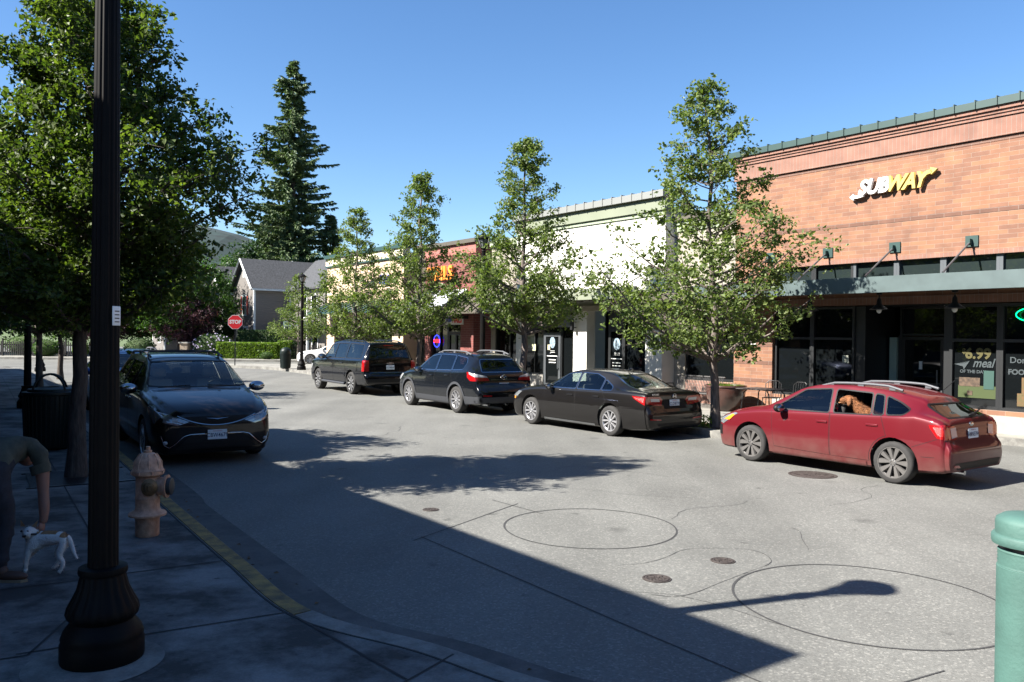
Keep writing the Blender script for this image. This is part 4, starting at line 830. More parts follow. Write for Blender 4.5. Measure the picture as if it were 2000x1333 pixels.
# near left trees
make_tree('street_tree', (-6.05, 11.55, .15), 6.75, (lambda t: 1.42*(.78+.9*t if t < .3 else max(.28, 1.0*(1-(t-.3)/1.05)**.8))), 2.4, 77, 160, 66, .080, L_big, M_barkd, 'big leafy tree behind the near lamp post reaching over the road', group='leafy trees along the left pavement', trunk_r=.12, asym=lambda a, t: 1.0+(.62 if .36 < t < .62 else .08)*max(0, cos(a-.05))**2, elev=.5, lean=(.2, 0))
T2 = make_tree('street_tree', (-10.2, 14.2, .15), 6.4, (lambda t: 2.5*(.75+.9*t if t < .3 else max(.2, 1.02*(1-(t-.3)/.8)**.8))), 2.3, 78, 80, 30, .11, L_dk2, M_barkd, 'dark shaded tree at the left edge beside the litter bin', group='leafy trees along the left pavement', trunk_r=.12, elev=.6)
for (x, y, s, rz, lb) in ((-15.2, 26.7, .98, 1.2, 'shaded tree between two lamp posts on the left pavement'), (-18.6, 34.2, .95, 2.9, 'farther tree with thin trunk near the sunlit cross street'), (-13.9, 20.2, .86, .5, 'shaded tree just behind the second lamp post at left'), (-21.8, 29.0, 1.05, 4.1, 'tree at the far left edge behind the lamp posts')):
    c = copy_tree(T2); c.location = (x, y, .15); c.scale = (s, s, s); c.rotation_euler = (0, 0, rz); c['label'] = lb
# background broadleaf trees
rnd_prof = lambda w_: (lambda t: w_*max(.3, math.sqrt(max(0, 1-(2*t-.9)**2))))
bt = make_tree('maple_tree', (-26.5, 66, .1), 8.5, rnd_prof(3.0), 1.8, 91, 60, 22, .20, L_mid, M_bark, 'bright green maple in front of the townhouses above the minivan', group='maples beyond the cross street', trunk_r=.12, elev=.6, spread=.3)
for (x, y, s, rz, lb) in ((-30.5, 68, 1.0, 1, 'green maple left of the stone pillar'), (-34.5, 66, .9, 2, 'green maple behind the parked blue car roof'), (-40, 70, 1.15, 3, 'green maple behind the far left picket fence'), (-24.0, 92, 1.45, 4, 'tall broad maple behind the gabled townhouse roof'), (-32.5, 96, 1.25, 5, 'tall maple left of the fir tree'), (-46, 80, 1.3, 0, 'leftmost maple behind the fence'), (-39.5, 97, 1.2, 2.5, 'tall maple far behind the left trees'), (-25.2, 70.5, .85, 4.4, 'green maple between the gabled townhouse and the second one'), (-56, 66, 1.5, 1.5, 'unseen maple added left of the picket fence to darken car reflections'), (-66, 58, 1.6, 3.5, 'unseen maple added farther left to darken car reflections'), (-78, 52, 1.6, .7, 'unseen maple added farthest left to darken car reflections'), (-50, 74, 1.5, 2.2, 'tall maple standing behind the left end of the picket fence')):  # last four stand out of view, added to darken reflections in the cars
    c = copy_tree(bt); c.location = (x, y, .1); c.scale = (s, s, s); c.rotation_euler = (0, 0, rz); c['label'] = lb
make_tree('plum_tree', (-25.0, 64.8, .1), 4.6, rnd_prof(1.9), 1.2, 95, 36, 20, .17, L_pur, M_barkd, 'dark purple leaved tree left of the stop sign', trunk_r=.09, spread=.25)
c = copy_tree(bpy.data.objects['plum_tree']); c.location = (-31.5, 64.4, .1); c['label'] = 'dark purple leaved tree behind the minivan'
make_tree('oak_tree', (-27.0, 90, .1), 12.4, rnd_prof(3.1), 4, 97, 50, 24, .30, L_dark, M_barkd, 'dark round crowned tree behind the gable left of the fir', trunk_r=.2, spread=.42)
# fir
def fir(loc, H, rmax, seed, label, z0f=.12, dens=1.0, cs=.42):
    rnd = random.Random(seed); e = empty('fir_tree', loc); tag(e, label, 'tree', 'fir trees behind the townhouses')
    tb = MB(); tb.tube([(0, 0, 0), (.1, 0, H*.5), (0, .05, H)], [H*.014, H*.008, .03], 8); vs = []; fs = []
    z = H*z0f
    while z < H*.995:
        t = (z/H-z0f)/(1-z0f); R_ = rmax*(1-t)**.72*(.55+.45*min(1, t*5))*(.8+.35*sin(z*1.3)*sin(z*.37+1)) + .1; nb = 6+int(4*(1-t))
        for b in range(nb):
            if rnd.random() < .12: continue
            a = rnd.uniform(0, 2*pi); r = R_*rnd.uniform(.4, 1.15); droop = rnd.uniform(.05, .40)
            P_ = [Vector((cos(a)*r*f, sin(a)*r*f, z-droop*r*f*(1.3-f*.9)+.08*r*f*f)) for f in (0, .3, .6, .85, 1)]
            tb.tube(P_, [.05*(1-t)+.015, .03, .02, .012, .006], 4)
            for q in range(int((5+r*11)*dens)):
                f = rnd.uniform(.12, 1.0); i = min(3, int(f*4)); p = P_[i].lerp(P_[i+1], f*4-i)
                sd = Vector((-sin(a), cos(a), 0))*rnd.choice((-1, 1)); dr = (Vector((cos(a), sin(a), 0))*rnd.uniform(.2, 1)+sd*rnd.uniform(.1, .9)+Vector((0, 0, rnd.uniform(-.9, .05)))).normalized()
                L_ = cs*rnd.uniform(.6, 1.4)*(1.15-f*.5); w_ = dr.cross(Vector((rnd.gauss(0, 1), rnd.gauss(0, 1), rnd.gauss(0, 1)))).normalized()*L_*.17; o = len(vs)
                vs += [p, p+dr*L_*.45+w_, p+dr*L_, p+dr*L_*.45-w_]; fs += [(o, o+1, o+2), (o, o+2, o+3)]
        z += .22+.012*H*(1-t)*.42
    tb.build('trunk', M_barkd, e); MB().add(vs, fs).build('crown', L_fir, e); return e
fir((-22.9, 86, .1), 30.3, 8.2, 3, 'very tall fir tree towering over the townhouses', .08, 2.9, .5)
f2 = fir((-25.6, 88, .1), 16.0, 4.6, 5, 'shorter wide fir left of the tall one', .03, 3.4, .5)
for x, y, s, lb in ((-19.4, 88, .92, 'shorter fir close on the right of the tall one'), (-22.6, 84.5, .92, 'bushy fir at the foot of the tall one')):
    c = copy_tree(f2); c.location = (x, y, .1); c.scale = (s, s, s); c.rotation_euler = (0, 0, x); c['label'] = lb
# hedges and shrubs
def leafbox(name, loc, dims, rz, lm, nleaf, ls, label, cat='hedge', seed=1, round_=False, core=None):
    rnd = random.Random(seed); a, b, h = dims; vs = []; fs = []; e = empty(name, loc, rz); tag(e, label, cat)
    k = MB()
    if round_: k.ellipsoid((0, 0, h*.5), (a*.44, b*.44, h*.46))
    else: k.rbox(-a/2+.06, a/2-.06, -b/2+.06, b/2-.06, 0, h-.06, .08)
    k.build('shade_core', core or M_hcore, e)  # solid dark core, its colour holds the shade between the leaves
    for i in range(nleaf):
        if round_:
            n = Vector((rnd.gauss(0, 1), rnd.gauss(0, 1), rnd.gauss(0, 1))).normalized(); q = rnd.uniform(.86, 1.04); p = Vector((n.x*a/2*q, n.y*b/2*q, max(.02, h*.5+n.z*h/2*q)))
        else:
            s = rnd.random()
            if s < .5: p = Vector((rnd.uniform(-a/2, a/2), -b/2+abs(rnd.gauss(0, .04))-.02, rnd.uniform(.02, h)))
            elif s < .8: p = Vector((rnd.uniform(-a/2, a/2), rnd.uniform(-b/2, b/2), h-abs(rnd.gauss(0, .04))+.03))
            else: p = Vector((rnd.choice((-a/2, a/2)), rnd.uniform(-b/2, b/2), rnd.uniform(.02, h)))
        leaf(vs, fs, p, ls*rnd.uniform(.6, 1.4), rnd)
    MB().add(vs, fs).build('leaves', lm, e); return e
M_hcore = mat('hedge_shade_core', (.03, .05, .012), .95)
leafbox('hedge', (-20.0, 63.1, .1), (4.5, 1.2, 1.25), .05, L_lime, 5200, .11, 'long low clipped lime green hedge behind the stop sign')
leafbox('hedge', (-17.3, 63.3, .1), (.9, 1.2, 1.4), .05, L_lime, 1300, .11, 'taller square end block of the lime hedge beside the fence', seed=2)
leafbox('hedge', (-19.0, 65.4, .1), (5.0, .9, 2.2), .05, L_dark, 5200, .10, 'dark green hedge above and behind the lime one', seed=3)
leafbox('shrub', (-18.3, 61.9, .15), (1.0, .7, .55), 0, L_mid, 700, .07, 'small round clipped shrub in front of the lime hedge', 'shrub', 4, True)
leafbox('shrub', (-22.9, 63.6, .1), (3.2, 1.6, 1.9), 0, L_dark, 2600, .11, 'dark rhododendron with pale lilac flowers left of the lime hedge', 'shrub', 5, True)
rn = random.Random(4); k = MB()
for i in range(70):
    n = Vector((rn.gauss(0, 1), -abs(rn.gauss(0, 1)), rn.gauss(.2, .8))).normalized(); k.ellipsoid((n.x*1.62, n.y*.82, max(.15, .95+n.z*.97)), (.07, .07, .06), 6, 4)
k.build('flowers', mat('lilac_petals', (.3, .26, .36), .7), bpy.data.objects['shrub.001'])['kind'] = 'stuff'
for i, (x, y, a, h, lm, lb) in enumerate(((-35.3, 62.9, 2.0, 1.3, L_mid, 'round green bush at the end of the left fence'), (-33.0, 63.5, 1.2, 1.1, L_lime, 'bright green bush beside a driveway at left'), (-28.5, 63.6, 2.4, 1.5, L_dark, 'dark bush left of the stone pillar'), (-13.0, 64.8, 1.8, .9, L_lime, 'yellowish low shrub behind the white car'), (-38.6, 66, 3.2, 1.6, L_mid, 'wide bush behind the left picket fence'))):
    leafbox('shrub', (x, y, .1), (a, a*.8, h), 0, lm, 1300, .10, lb, 'shrub', 20+i, True)
# small weeds and planter greens
rn = random.Random(9); vs = []; fs = []
for i in range(420):
    a = rn.uniform(0, 2*pi); r = .5*math.sqrt(rn.random()); x, y = r*cos(a), r*sin(a); h = rn.uniform(.05, .16)*(1.2-r); o = len(vs)
    vs += [(x-.006, y, .66), (x+.006, y, .66), (x+rn.uniform(-.04, .04), y+rn.uniform(-.04, .04), .67+h)]; fs += [(o, o+1, o+2)]
MB().add(vs, fs).build('plants', L_lime, bpy.data.objects['planter'])
vs = []; fs = []
for i in range(260):
    q = Vector((4.05+rn.random()*.5, 18.9+rn.gauss(0, .15), .16+rn.random()*.25)); leaf(vs, fs, q, .06, rn)
o = MB().add(vs, fs).build('weed', L_lime); tag(o, 'small weedy plant at the foot of the tree by the brown sedan', 'plant')
# ---------------------------------------------------------------- cars
M_tyre = mat('tyre_rubber', (.022, .021, .02), .85, var=.3, scale=8)
M_rimS = mat('silver_alloy', (.42, .42, .43), .3, metal=.7)
M_rimG = mat('grey_alloy', (.10, .095, .09), .45, metal=.3)
M_rimB = mat('black_alloy', (.015, .015, .015), .3)
M_hub = mat('dark_brake', (.03, .03, .03), .5, metal=.5)
M_plas = mat('black_plastic', (.006, .006, .0065), .55, spec=.25)
M_gclad = mat('grey_cladding', (.035, .037, .042), .55, spec=.3)
M_chr = mat('chrome', (.38, .39, .41), .16, metal=1)
M_tred = mat('taillight_red', (.26, .004, .006), .2, coat=1)
M_tbr = mat('brake_lamp_red', (.42, .012, .01), .3, coat=1, bump=.5, bscale=90)
M_tclr = mat('clear_lens', (.30, .31, .32), .15, coat=1)
M_hl = mat('headlight_lens', (.26, .27, .28), .18, metal=.6, coat=1)
M_amb = mat('amber_lens', (.7, .22, .02), .2, coat=1)
M_int = mat('dark_upholstery', (.022, .021, .02), .8)
M_intb = mat('beige_upholstery', (.22, .19, .155), .8)
M_liner = mat('wheel_well', (.006, .006, .006), .9)
G_clear = glass('clear_car_glass', (.80, .90, .86)); G_tint = glass('tinted_car_glass', (.13, .15, .16)); G_dark = glass('privacy_glass', (.03, .035, .04)); G_mid = glass('lightly_tinted_glass', (.34, .40, .40))
def paint(name, c, metal=0, rough=.35): return mat(name, c, rough, metal=metal, coat=.7, var=.05, scale=60, spec=.15)
def pchip(tab, n):
    """tab rows at integer params; returns n+1 rows, monotone cubic per column, parameter spaced per row"""
    m = len(tab); out = []
    for c in range(len(tab[0])):
        y = [r[c] for r in tab]; d = [y[i+1]-y[i] for i in range(m-1)]; s = [0]*m
        for i in range(m):
            if i == 0: s[i] = d[0]
            elif i == m-1: s[i] = d[-1]
            else: s[i] = 0 if d[i-1]*d[i] <= 0 else 2*d[i-1]*d[i]/(d[i-1]+d[i])
        col = []
        for i in range(m-1):
            for k in range(n):
                t = k/n; t2 = t*t; t3 = t2*t
                col.append((2*t3-3*t2+1)*y[i]+(t3-2*t2+t)*s[i]+(-2*t3+3*t2)*y[i+1]+(t3-t2)*s[i+1])
        col.append(y[-1]); out.append(col)
    return list(zip(*out))
def section(r):
    """half section, bottom centre to top centre. r: x, zb, ws, wm, zm, wb, zbelt, wr, zr, zt"""
    x, zb, ws, wm, zm, wb, zl, wr, zr, zt = r
    P = [(0, zb), (ws*.5, zb), (ws-.05, zb), (ws, zb+.035)]
    def cr(a, b, c, d, t): return tuple(.5*(2*b[i]+(c[i]-a[i])*t+(2*a[i]-5*b[i]+4*c[i]-d[i])*t*t+(3*b[i]-a[i]-3*c[i]+d[i])*t**3) for i in (0, 1))
    zq = zb+.035+(zm-zb-.035)*.45
    c = [(ws-.01, zb), (ws, zb+.035), (ws+(wm-ws)*.72, zq), (wm, zm), (wb+(wm-wb)*.62, zl-(zl-zm)*.17), (wb, zl)]
    c.append((c[-1][0]-.02, c[-1][1]+.02))
    for i in range(1, 5):
        for k in range(1, 5): P.append(cr(c[i-1], c[i], c[i+1], c[i+2], k/4))
    g = [(wb+.03, zl-.1), (wb-.012, zl+.012), (wb-.012+(wr-wb+.012)*.5+.012*min(1, (zr-zl)*2.5), zl+(zr-zl)*.5), (wr, zr), (wr-.055, zr+(zt-zr)*.52), (wr*.62, zr+(zt-zr)*.86), (wr*.3, zt-(zt-zr)*.03), (0, zt), (-wr*.3, zt-(zt-zr)*.03)]
    P.append(g[1])
    for i in range(1, 7):
        for k in range(1, 4): P.append(cr(g[i-1], g[i], g[i+1], g[i+2], k/3))
    return [(x, y, z) for y, z in P]
def body_bm(tab, n=4):
    rows = [section(r) for r in pchip(tab, n)]; bm = bmesh.new(); m = len(rows[0]); R_ = []; L_ = []
    for row in rows:
        a = [bm.verts.new(p) for p in row]; b = [a[i] if i in (0, m-1) else bm.verts.new((p[0], -p[1], p[2])) for i, p in enumerate(row)]; L_.append(a); R_.append(b)
    for i in range(len(rows)-1):
        for j in range(m-1):
            for S, fl in ((L_, 0), (R_, 1)):
                q = [S[i][j], S[i][j+1], S[i+1][j+1], S[i+1][j]]
                q = q if fl else q[::-1]
                try: bm.faces.new(q)
                except ValueError: pass
    for i, sgn in ((0, 1), (len(rows)-1, 0)):
        for j in range(m-1):
            q = [L_[i][j], L_[i][j+1], R_[i][j+1], R_[i][j]]; q2 = []
            for v in q:
                if v not in q2: q2.append(v)
            if len(q2) > 2:
                try: bm.faces.new(q2 if sgn else q2[::-1])
                except ValueError: pass
    bmesh.ops.remove_doubles(bm, verts=bm.verts, dist=1e-4); bmesh.ops.dissolve_degenerate(bm, edges=bm.edges, dist=1e-5)
    bmesh.ops.recalc_face_normals(bm, faces=bm.faces); bm.normal_update(); return bm
AX = {'s': (0, 2), 'f': (1, 2), 't': (0, 1)}
def ccw(poly):
    a = sum(poly[i][0]*poly[(i+1) % len(poly)][1]-poly[(i+1) % len(poly)][0]*poly[i][1] for i in range(len(poly))); return poly if a > 0 else poly[::-1]
def planes(poly, ax):
    i, j = AX[ax]; poly = ccw(poly); out = []
    for k in range(len(poly)):
        p, q = poly[k], poly[(k+1) % len(poly)]; co = [0, 0, 0]; no = [0, 0, 0]; co[i], co[j] = p; no[i], no[j] = q[1]-p[1], -(q[0]-p[0])
        if abs(no[i])+abs(no[j]) > 1e-9: out.append((Vector(co), Vector(no).normalized()))
    return out
def flt(ax, side=1, extra=None):
    def f(fc):
        n = fc.normal; c = fc.calc_center_median()
        if ax == 's' and not n.y*side > .12: return False
        if ax == 'f' and not n.x*side > .10: return False
        if ax == 't' and not n.z > .2: return False
        return extra(c, n) if extra else True
    return f
def patch(src, poly, ax, side=1, off=.003, extra=None, sub=None):
    bm = src.copy(); bm.normal_update(); F = flt(ax, side, extra); bmesh.ops.delete(bm, geom=[f for f in bm.faces if not F(f)], context='FACES')
    for co, no in planes(poly, ax):
        bmesh.ops.bisect_plane(bm, geom=bm.verts[:]+bm.edges[:]+bm.faces[:], dist=1e-6, plane_co=co, plane_no=no, clear_outer=True)
    for sp in (sub or []): cut(bm, sp[0], sp[1], side)
    bm.normal_update()
    for v in bm.verts: v.co += v.normal*off
    return bm
def cut(bm, poly, ax, side=1, extra=None, keepn=True):
    i, j = AX[ax]; x0, x1 = min(p[0] for p in poly)-.02, max(p[0] for p in poly)+.02; y0, y1 = min(p[1] for p in poly)-.02, max(p[1] for p in poly)+.02
    F = flt(ax, side, extra) if keepn else (lambda fc: extra(fc.calc_center_median(), fc.normal))
    def cand():
        out = []
        for f in bm.faces:
            xs_ = [v.co[i] for v in f.verts]; ys_ = [v.co[j] for v in f.verts]
            if max(xs_) > x0 and min(xs_) < x1 and max(ys_) > y0 and min(ys_) < y1 and F(f): out.append(f)
        return out
    pl = planes(poly, ax)
    for co, no in pl:
        fs = cand(); es = set(e for f in fs for e in f.edges); vs = set(v for f in fs for v in f.verts)
        bmesh.ops.bisect_plane(bm, geom=list(vs)+list(es)+fs, dist=1e-6, plane_co=co, plane_no=no)
        bm.normal_update()
    dead = [f for f in cand() if all((f.calc_center_median()-co).dot(no) < 0 for co, no in pl)]
    bmesh.ops.delete(bm, geom=dead, context='FACES')
def bmo(bm, name, m, parent, smooth=True):
    me = bpy.data.meshes.new(name); bm.to_mesh(me); me.materials.append(m)
    for p in me.polygons: p.use_smooth = smooth
    try: me.set_sharp_from_angle(angle=R(38))
    except Exception: pass
    o = bpy.data.objects.new(name, me); C.objects.link(o); o.parent = parent; return o
def circ(cx, cz, r, n=26): return [(cx+r*cos(2*pi*i/n), cz+r*sin(2*pi*i/n)) for i in range(n)]
def rpoly(pts, r=.03, k=3):
    """round the corners of a convex polygon"""
    out = []; n = len(pts)
    for i in range(n):
        p = Vector(pts[i]); a = (Vector(pts[i-1])-p); b = (Vector(pts[(i+1) % n])-p); rr = min(r, a.length*.45, b.length*.45); a.normalize(); b.normalize(); A = p+a*rr; B = p+b*rr
        for j in range(k+1): t = j/k; q = A.lerp(p, t).lerp(p.lerp(B, t), t); out.append((q.x, q.y))
    return out
def grow(pts, d):
    c = Vector((sum(p[0] for p in pts)/len(pts), sum(p[1] for p in pts)/len(pts))); pts = ccw(pts); out = []; n = len(pts)
    for i in range(n):
        a = Vector(pts[i-1]); p = Vector(pts[i]); b = Vector(pts[(i+1) % n]); n1 = Vector(((p-a).y, -(p-a).x)).normalized(); n2 = Vector(((b-p).y, -(b-p).x)).normalized(); m_ = n1+n2
        if m_.length < 1e-4: m_ = n1
        m_.normalize(); out.append(tuple(p+m_*d/max(.4, m_.dot(n1))))
    return out
def wheel(parent, x, y, side, r, w_, rr, style, mrim):
    """side +1: outer face towards +y"""
    M = T(x, y, r) @ Matrix.Rotation(-pi/2*side, 4, 'X')      # local z -> outward
    k = MB(); k.lathe([(rr*.5, -.05), (rr*.85, -.04), (rr*.85, .0), (rr*.3, .005), (rr*.28, .03), (.001, .03)], 28, M); wh = k.build('wheel', M_hub, parent)
    h = w_/2; k = MB(); prof = [(rr*1.0, -h*.8), (rr*1.05, -h), (r*.9, -h*1.02), (r*.975, -h*.86), (r, -h*.55), (r, 0), (r, h*.55), (r*.975, h*.86), (r*.90, h*1.02), (rr*1.05, h), (rr*1.0, h*.86)]
    vs = []; fs = []; n = 56
    for i, (a, z) in enumerate(prof):
        for q in range(n): f = a*(1-.012*(q % 2)) if 3 <= i <= 7 else a; vs.append((f*cos(2*pi*q/n), f*sin(2*pi*q/n), z))
    for i in range(len(prof)-1):
        for q in range(n): fs.append((i*n+q, i*n+(q+1) % n, (i+1)*n+(q+1) % n, (i+1)*n+q))
    k.add(vs, fs, M, True); k.build('tyre', M_tyre, wh)
    k = MB(); n = 40; vs = []; fs = []; prof = [(rr*.93, -h*.9), (rr*.92, h*.2), (rr*.95, h*.72), (rr*1.0, h*.80), (rr*1.035, h*.90), (rr*1.035, h*.98), (rr*.985, h*.98), (rr*.965, h*.86)]
    for a, z in prof:
        for q in range(n): vs.append((a*cos(2*pi*q/n), a*sin(2*pi*q/n), z))
    for i in range(len(prof)-1):
        for q in range(n): fs.append((i*n+q, i*n+(q+1) % n, (i+1)*n+(q+1) % n, (i+1)*n+q))
    k.add(vs, fs, M, True)
    zf = h*.80; ns, dw, w0, w1, gap = style
    for s in range(ns):
        a = 2*pi*s/ns+.3
        for sg_ in ((-1, 1) if dw else (0,)):
            A = Matrix.Rotation(a, 4, 'Z'); o0 = sg_*gap*.35; o1 = sg_*gap
            pts = [(rr*.16, o0-w0/2), (rr*.97, o1-w1/2), (rr*.97, o1+w1/2), (rr*.16, o0+w0/2)]
            vs = [(px_, py_, zf-.014-(.03 if i in (0, 3) else 0)) for i, (px_, py_) in enumerate(pts)]+[(px_, py_, zf+(.0 if i in (0, 3) else .012)) for i, (px_, py_) in enumerate([(q[0], q[1]*.72+sg_*gap*.28*(i in (1, 2))) for i, q in enumerate(pts)])]
            k.add(vs, [(3, 2, 1, 0), (4, 5, 6, 7), (0, 1, 5, 4), (1, 2, 6, 5), (2, 3, 7, 6), (3, 0, 4, 7)], M @ A)
    k.lathe([(rr*.24, zf-.04), (rr*.22, zf+.004), (rr*.13, zf+.012), (rr*.12, zf+.006), (.001, zf+.008)], 24, M)
    ri = k.build('rim', mrim, wh); k = MB()
    for s in range(5): a = 2*pi*s/5+.6; k.lathe([(.011, zf-.01), (.011, zf+.014), (.001, zf+.014)], 6, M @ T(rr*.18*cos(a), rr*.18*sin(a), 0))
    k.build('lug_nut', M_chr, wh); return wh
def seat(parent, x, y, z, m, s=1):
    k = MB(); k.rbox(x-.25, x+.25, y-.25, y+.25, z, z+.16, .05)
    Mt = T(x-.26, y, z+.12) @ Matrix.Rotation(R(-14), 4, 'Y'); k.rbox(-.07, .07, -.24, .24, 0, .60*s, .05, Mt); k.rbox(-.05, .05, -.13, .13, .64*s, .82*s, .045, Mt); return k.build('seat', m, parent)
def plate(parent, x, y, z, rx, txt, sgn):
    """plate on the front (sgn=1) or rear (-1) of a car"""
    k = MB(); k.rbox(-.155, .155, -.08, .08, -.004, .004, .004)
    M = T(x, y, z) @ Matrix.Rotation(sgn*pi/2, 4, 'Z') @ Matrix.Rotation(pi/2+rx, 4, 'X')
    o = MB().add(k.v, k.f, M).build('licence_plate', M_plate, parent)
    text('plate_lettering', txt, .092, M_pnum, o, M @ T(0, -.012, .0065), .0005, .001, 0, 'CENTER', .82, 1.05); text('plate_lettering', 'WASHINGTON', .022, M_pred, o, M @ T(0, .055, .0065), .0003, 0, 0); return o
M_plate = mat('plate_white', (.62, .68, .70), .5); M_pnum = mat('plate_navy', (.03, .05, .10), .5); M_pred = mat('plate_red', (.4, .08, .1), .5)
def mirror(parent, x, y, z, m, mc=None, s=1.0, side=1):
    k = MB(); k.ellipsoid((x, y+side*.10*s, z+.02), (.075*s, .12*s, .075*s), 16, 10); k.tube([(x+.02, y-side*.06, z-.03), (x+.0, y+side*.06*s, z-.01)], .022, 6); o = k.build('wing_mirror', m, parent)
    k = MB(); k.ellipsoid((x-.05*s, y+side*.10*s, z+.02), (.03*s, .10*s, .06*s), 14, 8); k.build('mirror_glass', M_chr, o); return o
def car(name, loc, head, label, tab, wb, tw, r, rr, style, mrim, pm, spec, cat='car', wsteer=0, tyw=.21):
    """loc: ground point under the middle of the wheelbase; head: direction of travel in degrees"""
    e = empty(name, loc, R(head)); tag(e, label, cat, 'cars parked along the kerb'); src = body_bm(tab); b = src.copy(); b.normal_update()
    ar = spec.get('arch', r+.055); wx = (wb/2, -wb/2)
    for cx in wx:
        for s in (1, -1):
            cut(b, circ(cx, r+.01, ar), 's', s, lambda c, n, s=s: c.y*s > .45 and abs(n.z) < 1.1 and n.x*n.x < .97, keepn=False)
    wins = spec['win']
    for q in wins:
        ax, poly, gm = q[:3]; ex = q[3] if len(q) > 3 else None
        for s in ((1, -1) if ax == 's' else (q[4] if len(q) > 4 else 1,)):
            pr = rpoly(poly, .035)
            cut(b, pr, ax, s, ex)
            if not (gm is None and s == 1):
                g = patch(src, pr, ax, s, -.006, ex); bmo(g, 'windscreen' if q[0] == 'f' and s == 1 else ('rear_window' if q[0] == 'f' else 'side_window'), gm or G_tint, e)
            tr = patch(src, grow(pr, spec.get('seal', .022)), ax, s, .0025, ex, [(pr, ax)]); bmo(tr, 'window_seal', spec.get('sealm', M_plas), e)
    for v in b.verts: pass
    bo = bmo(b, 'body', pm, e)
    for cx in wx:
        for s in (1, -1):
            k = MB(); n = 22; vs = []; fs = []; y0 = s*.42; y1 = s*(spec['w']-.035); rl = ar-.004
            for i in range(n+1):
                a = -.35+(pi+.7)*i/n; vs += [(cx+rl*cos(a), y0, max(tab[4][1]-.02, r+.01+rl*sin(a))), (cx+rl*cos(a), y1, max(tab[4][1]-.02, r+.01+rl*sin(a)))]
            for i in range(n): fs.append((2*i, 2*i+1, 2*i+3, 2*i+2))
            vs2 = [v for i, v in enumerate(vs) if i % 2 == 0]; fs2 = [tuple(range(len(vs2)))]
            k.add(vs, fs, None, True); k.add(vs2, fs2); k.build('wheel_well', M_liner, e)
            wheel(e, cx, s*(tw/2), s, r, tyw, rr, style, mrim)
    for d in spec.get('doors', []):
        for s in (1, -1):
            sub = [(circ(cx, r+.01, ar+.03), 's') for cx in wx]
            g = patch(src, d, 's', s, .0012, None, [(circ(cx, r+.01, ar+.02), 's') for cx in wx]); bmo(g, 'door_gap', M_liner, e)
            g = patch(src, grow(d, -.006), 's', s, .0034, None, [(circ(cx, r+.01, ar+.027), 's') for cx in wx]); do = bmo(g, 'door', pm, e)
            xs_ = [p[0] for p in d]; hx = spec['handle'][spec['doors'].index(d)]; yy = None
            best = min((v for v in src.verts if v.co.y*s > 0), key=lambda v: (v.co.x-hx[0])**2+(v.co.z-hx[1])**2); yy = best.co.y
            k = MB(); k.rbox(hx[0]-.10, hx[0]+.10, yy-.012, yy+.022 if s > 0 else yy+.012, hx[1]-.018, hx[1]+.018, .008) if s > 0 else k.rbox(hx[0]-.10, hx[0]+.10, yy-.022, yy+.012, hx[1]-.018, hx[1]+.018, .008); k.build('handle', spec.get('handlem', pm), do)
    for nm, ax, poly, m_, off, sides, ex in spec.get('deco', []):
        for s in sides: bmo(patch(src, poly, ax, s, off, ex), nm, m_, e)
    k = MB(); zf = tab[4][1]+.05; fl_ = wb/2-r-.1; k.box(-fl_-.0, fl_, -spec['w']+.12, spec['w']-.12, zf, zf+.1); k.box(-wb/2-.35, wb/2+.3, -.48, .48, zf, zf+.14); k.box(fl_-.0, wb/2+.25, -spec['w']+.25, spec['w']-.25, .68, .86); k.box(-wb/2-.5, -fl_, -spec['w']+.25, spec['w']-.25, .66, .80)
    ino = k.build('cabin_floor', M_int, e)
    sm_ = spec.get('seatm', M_int); sz = spec.get('seatz', .42)
    for (x, y) in spec.get('seats', [(.1, .38), (.1, -.38), (-.85, .38), (-.85, -.38)]): seat(e, x, y, sz, sm_)
    dx = spec.get('dash', wb/2-.62); k = MB(); k.rbox(dx-.12, dx+.30, -spec['w']+.16, spec['w']-.16, .72, spec.get('dashz', .95), .05); k.build('dashboard', spec.get('dashm', M_int), e)
    k = MB(); k.tube([(dx-.22+.06*sin(a*pi/10), .38+.18*cos(a*pi/10), spec.get('dashz', .95)-.04+.17*sin(a*pi/10)) for a in range(21)], .015, 6); k.build('steering_wheel', M_plas, e)
    my = spec['mirror']; 
    for s in (1, -1): mirror(e, my[0], s*my[1], my[2], spec.get('mirrorm', M_plas), None, my[3], s)
    if 'rails' in spec:
        x0, x1, y_, z_, hh = spec['rails']
        for s in (1, -1):
            k = MB(); zs = lambda t: z_+hh*min(1, 6*t, 6*(1-t))-.03*(2*t-1)**2; k.tube([(x0+(x1-x0)*t/12, s*y_, zs(t/12)) for t in range(13)], .021, 8)
            for t in (.12, .5, .88): k.box(x0+(x1-x0)*t-.05, x0+(x1-x0)*t+.05, s*y_-.014, s*y_+.014, z_-.035, zs(t))
            k.build('roof_rail', spec.get('railm', M_gclad), e)
    src.free(); return e
def lights(nm, sp, fp, m_, sgn, off=.006):
    ex1 = lambda c, n: abs(n.y) >= abs(n.x)*.9; ex2 = lambda c, n: abs(n.y) < abs(n.x)*.9
    out = []
    if sp: out.append((nm, 's', sp, m_, off, (1, -1), ex1))
    if fp: out += [(nm, 'f', fp, m_, off, (sgn,), ex2), (nm, 'f', [(-y, z) for y, z in fp], m_, off, (sgn,), ex2)]
    return out
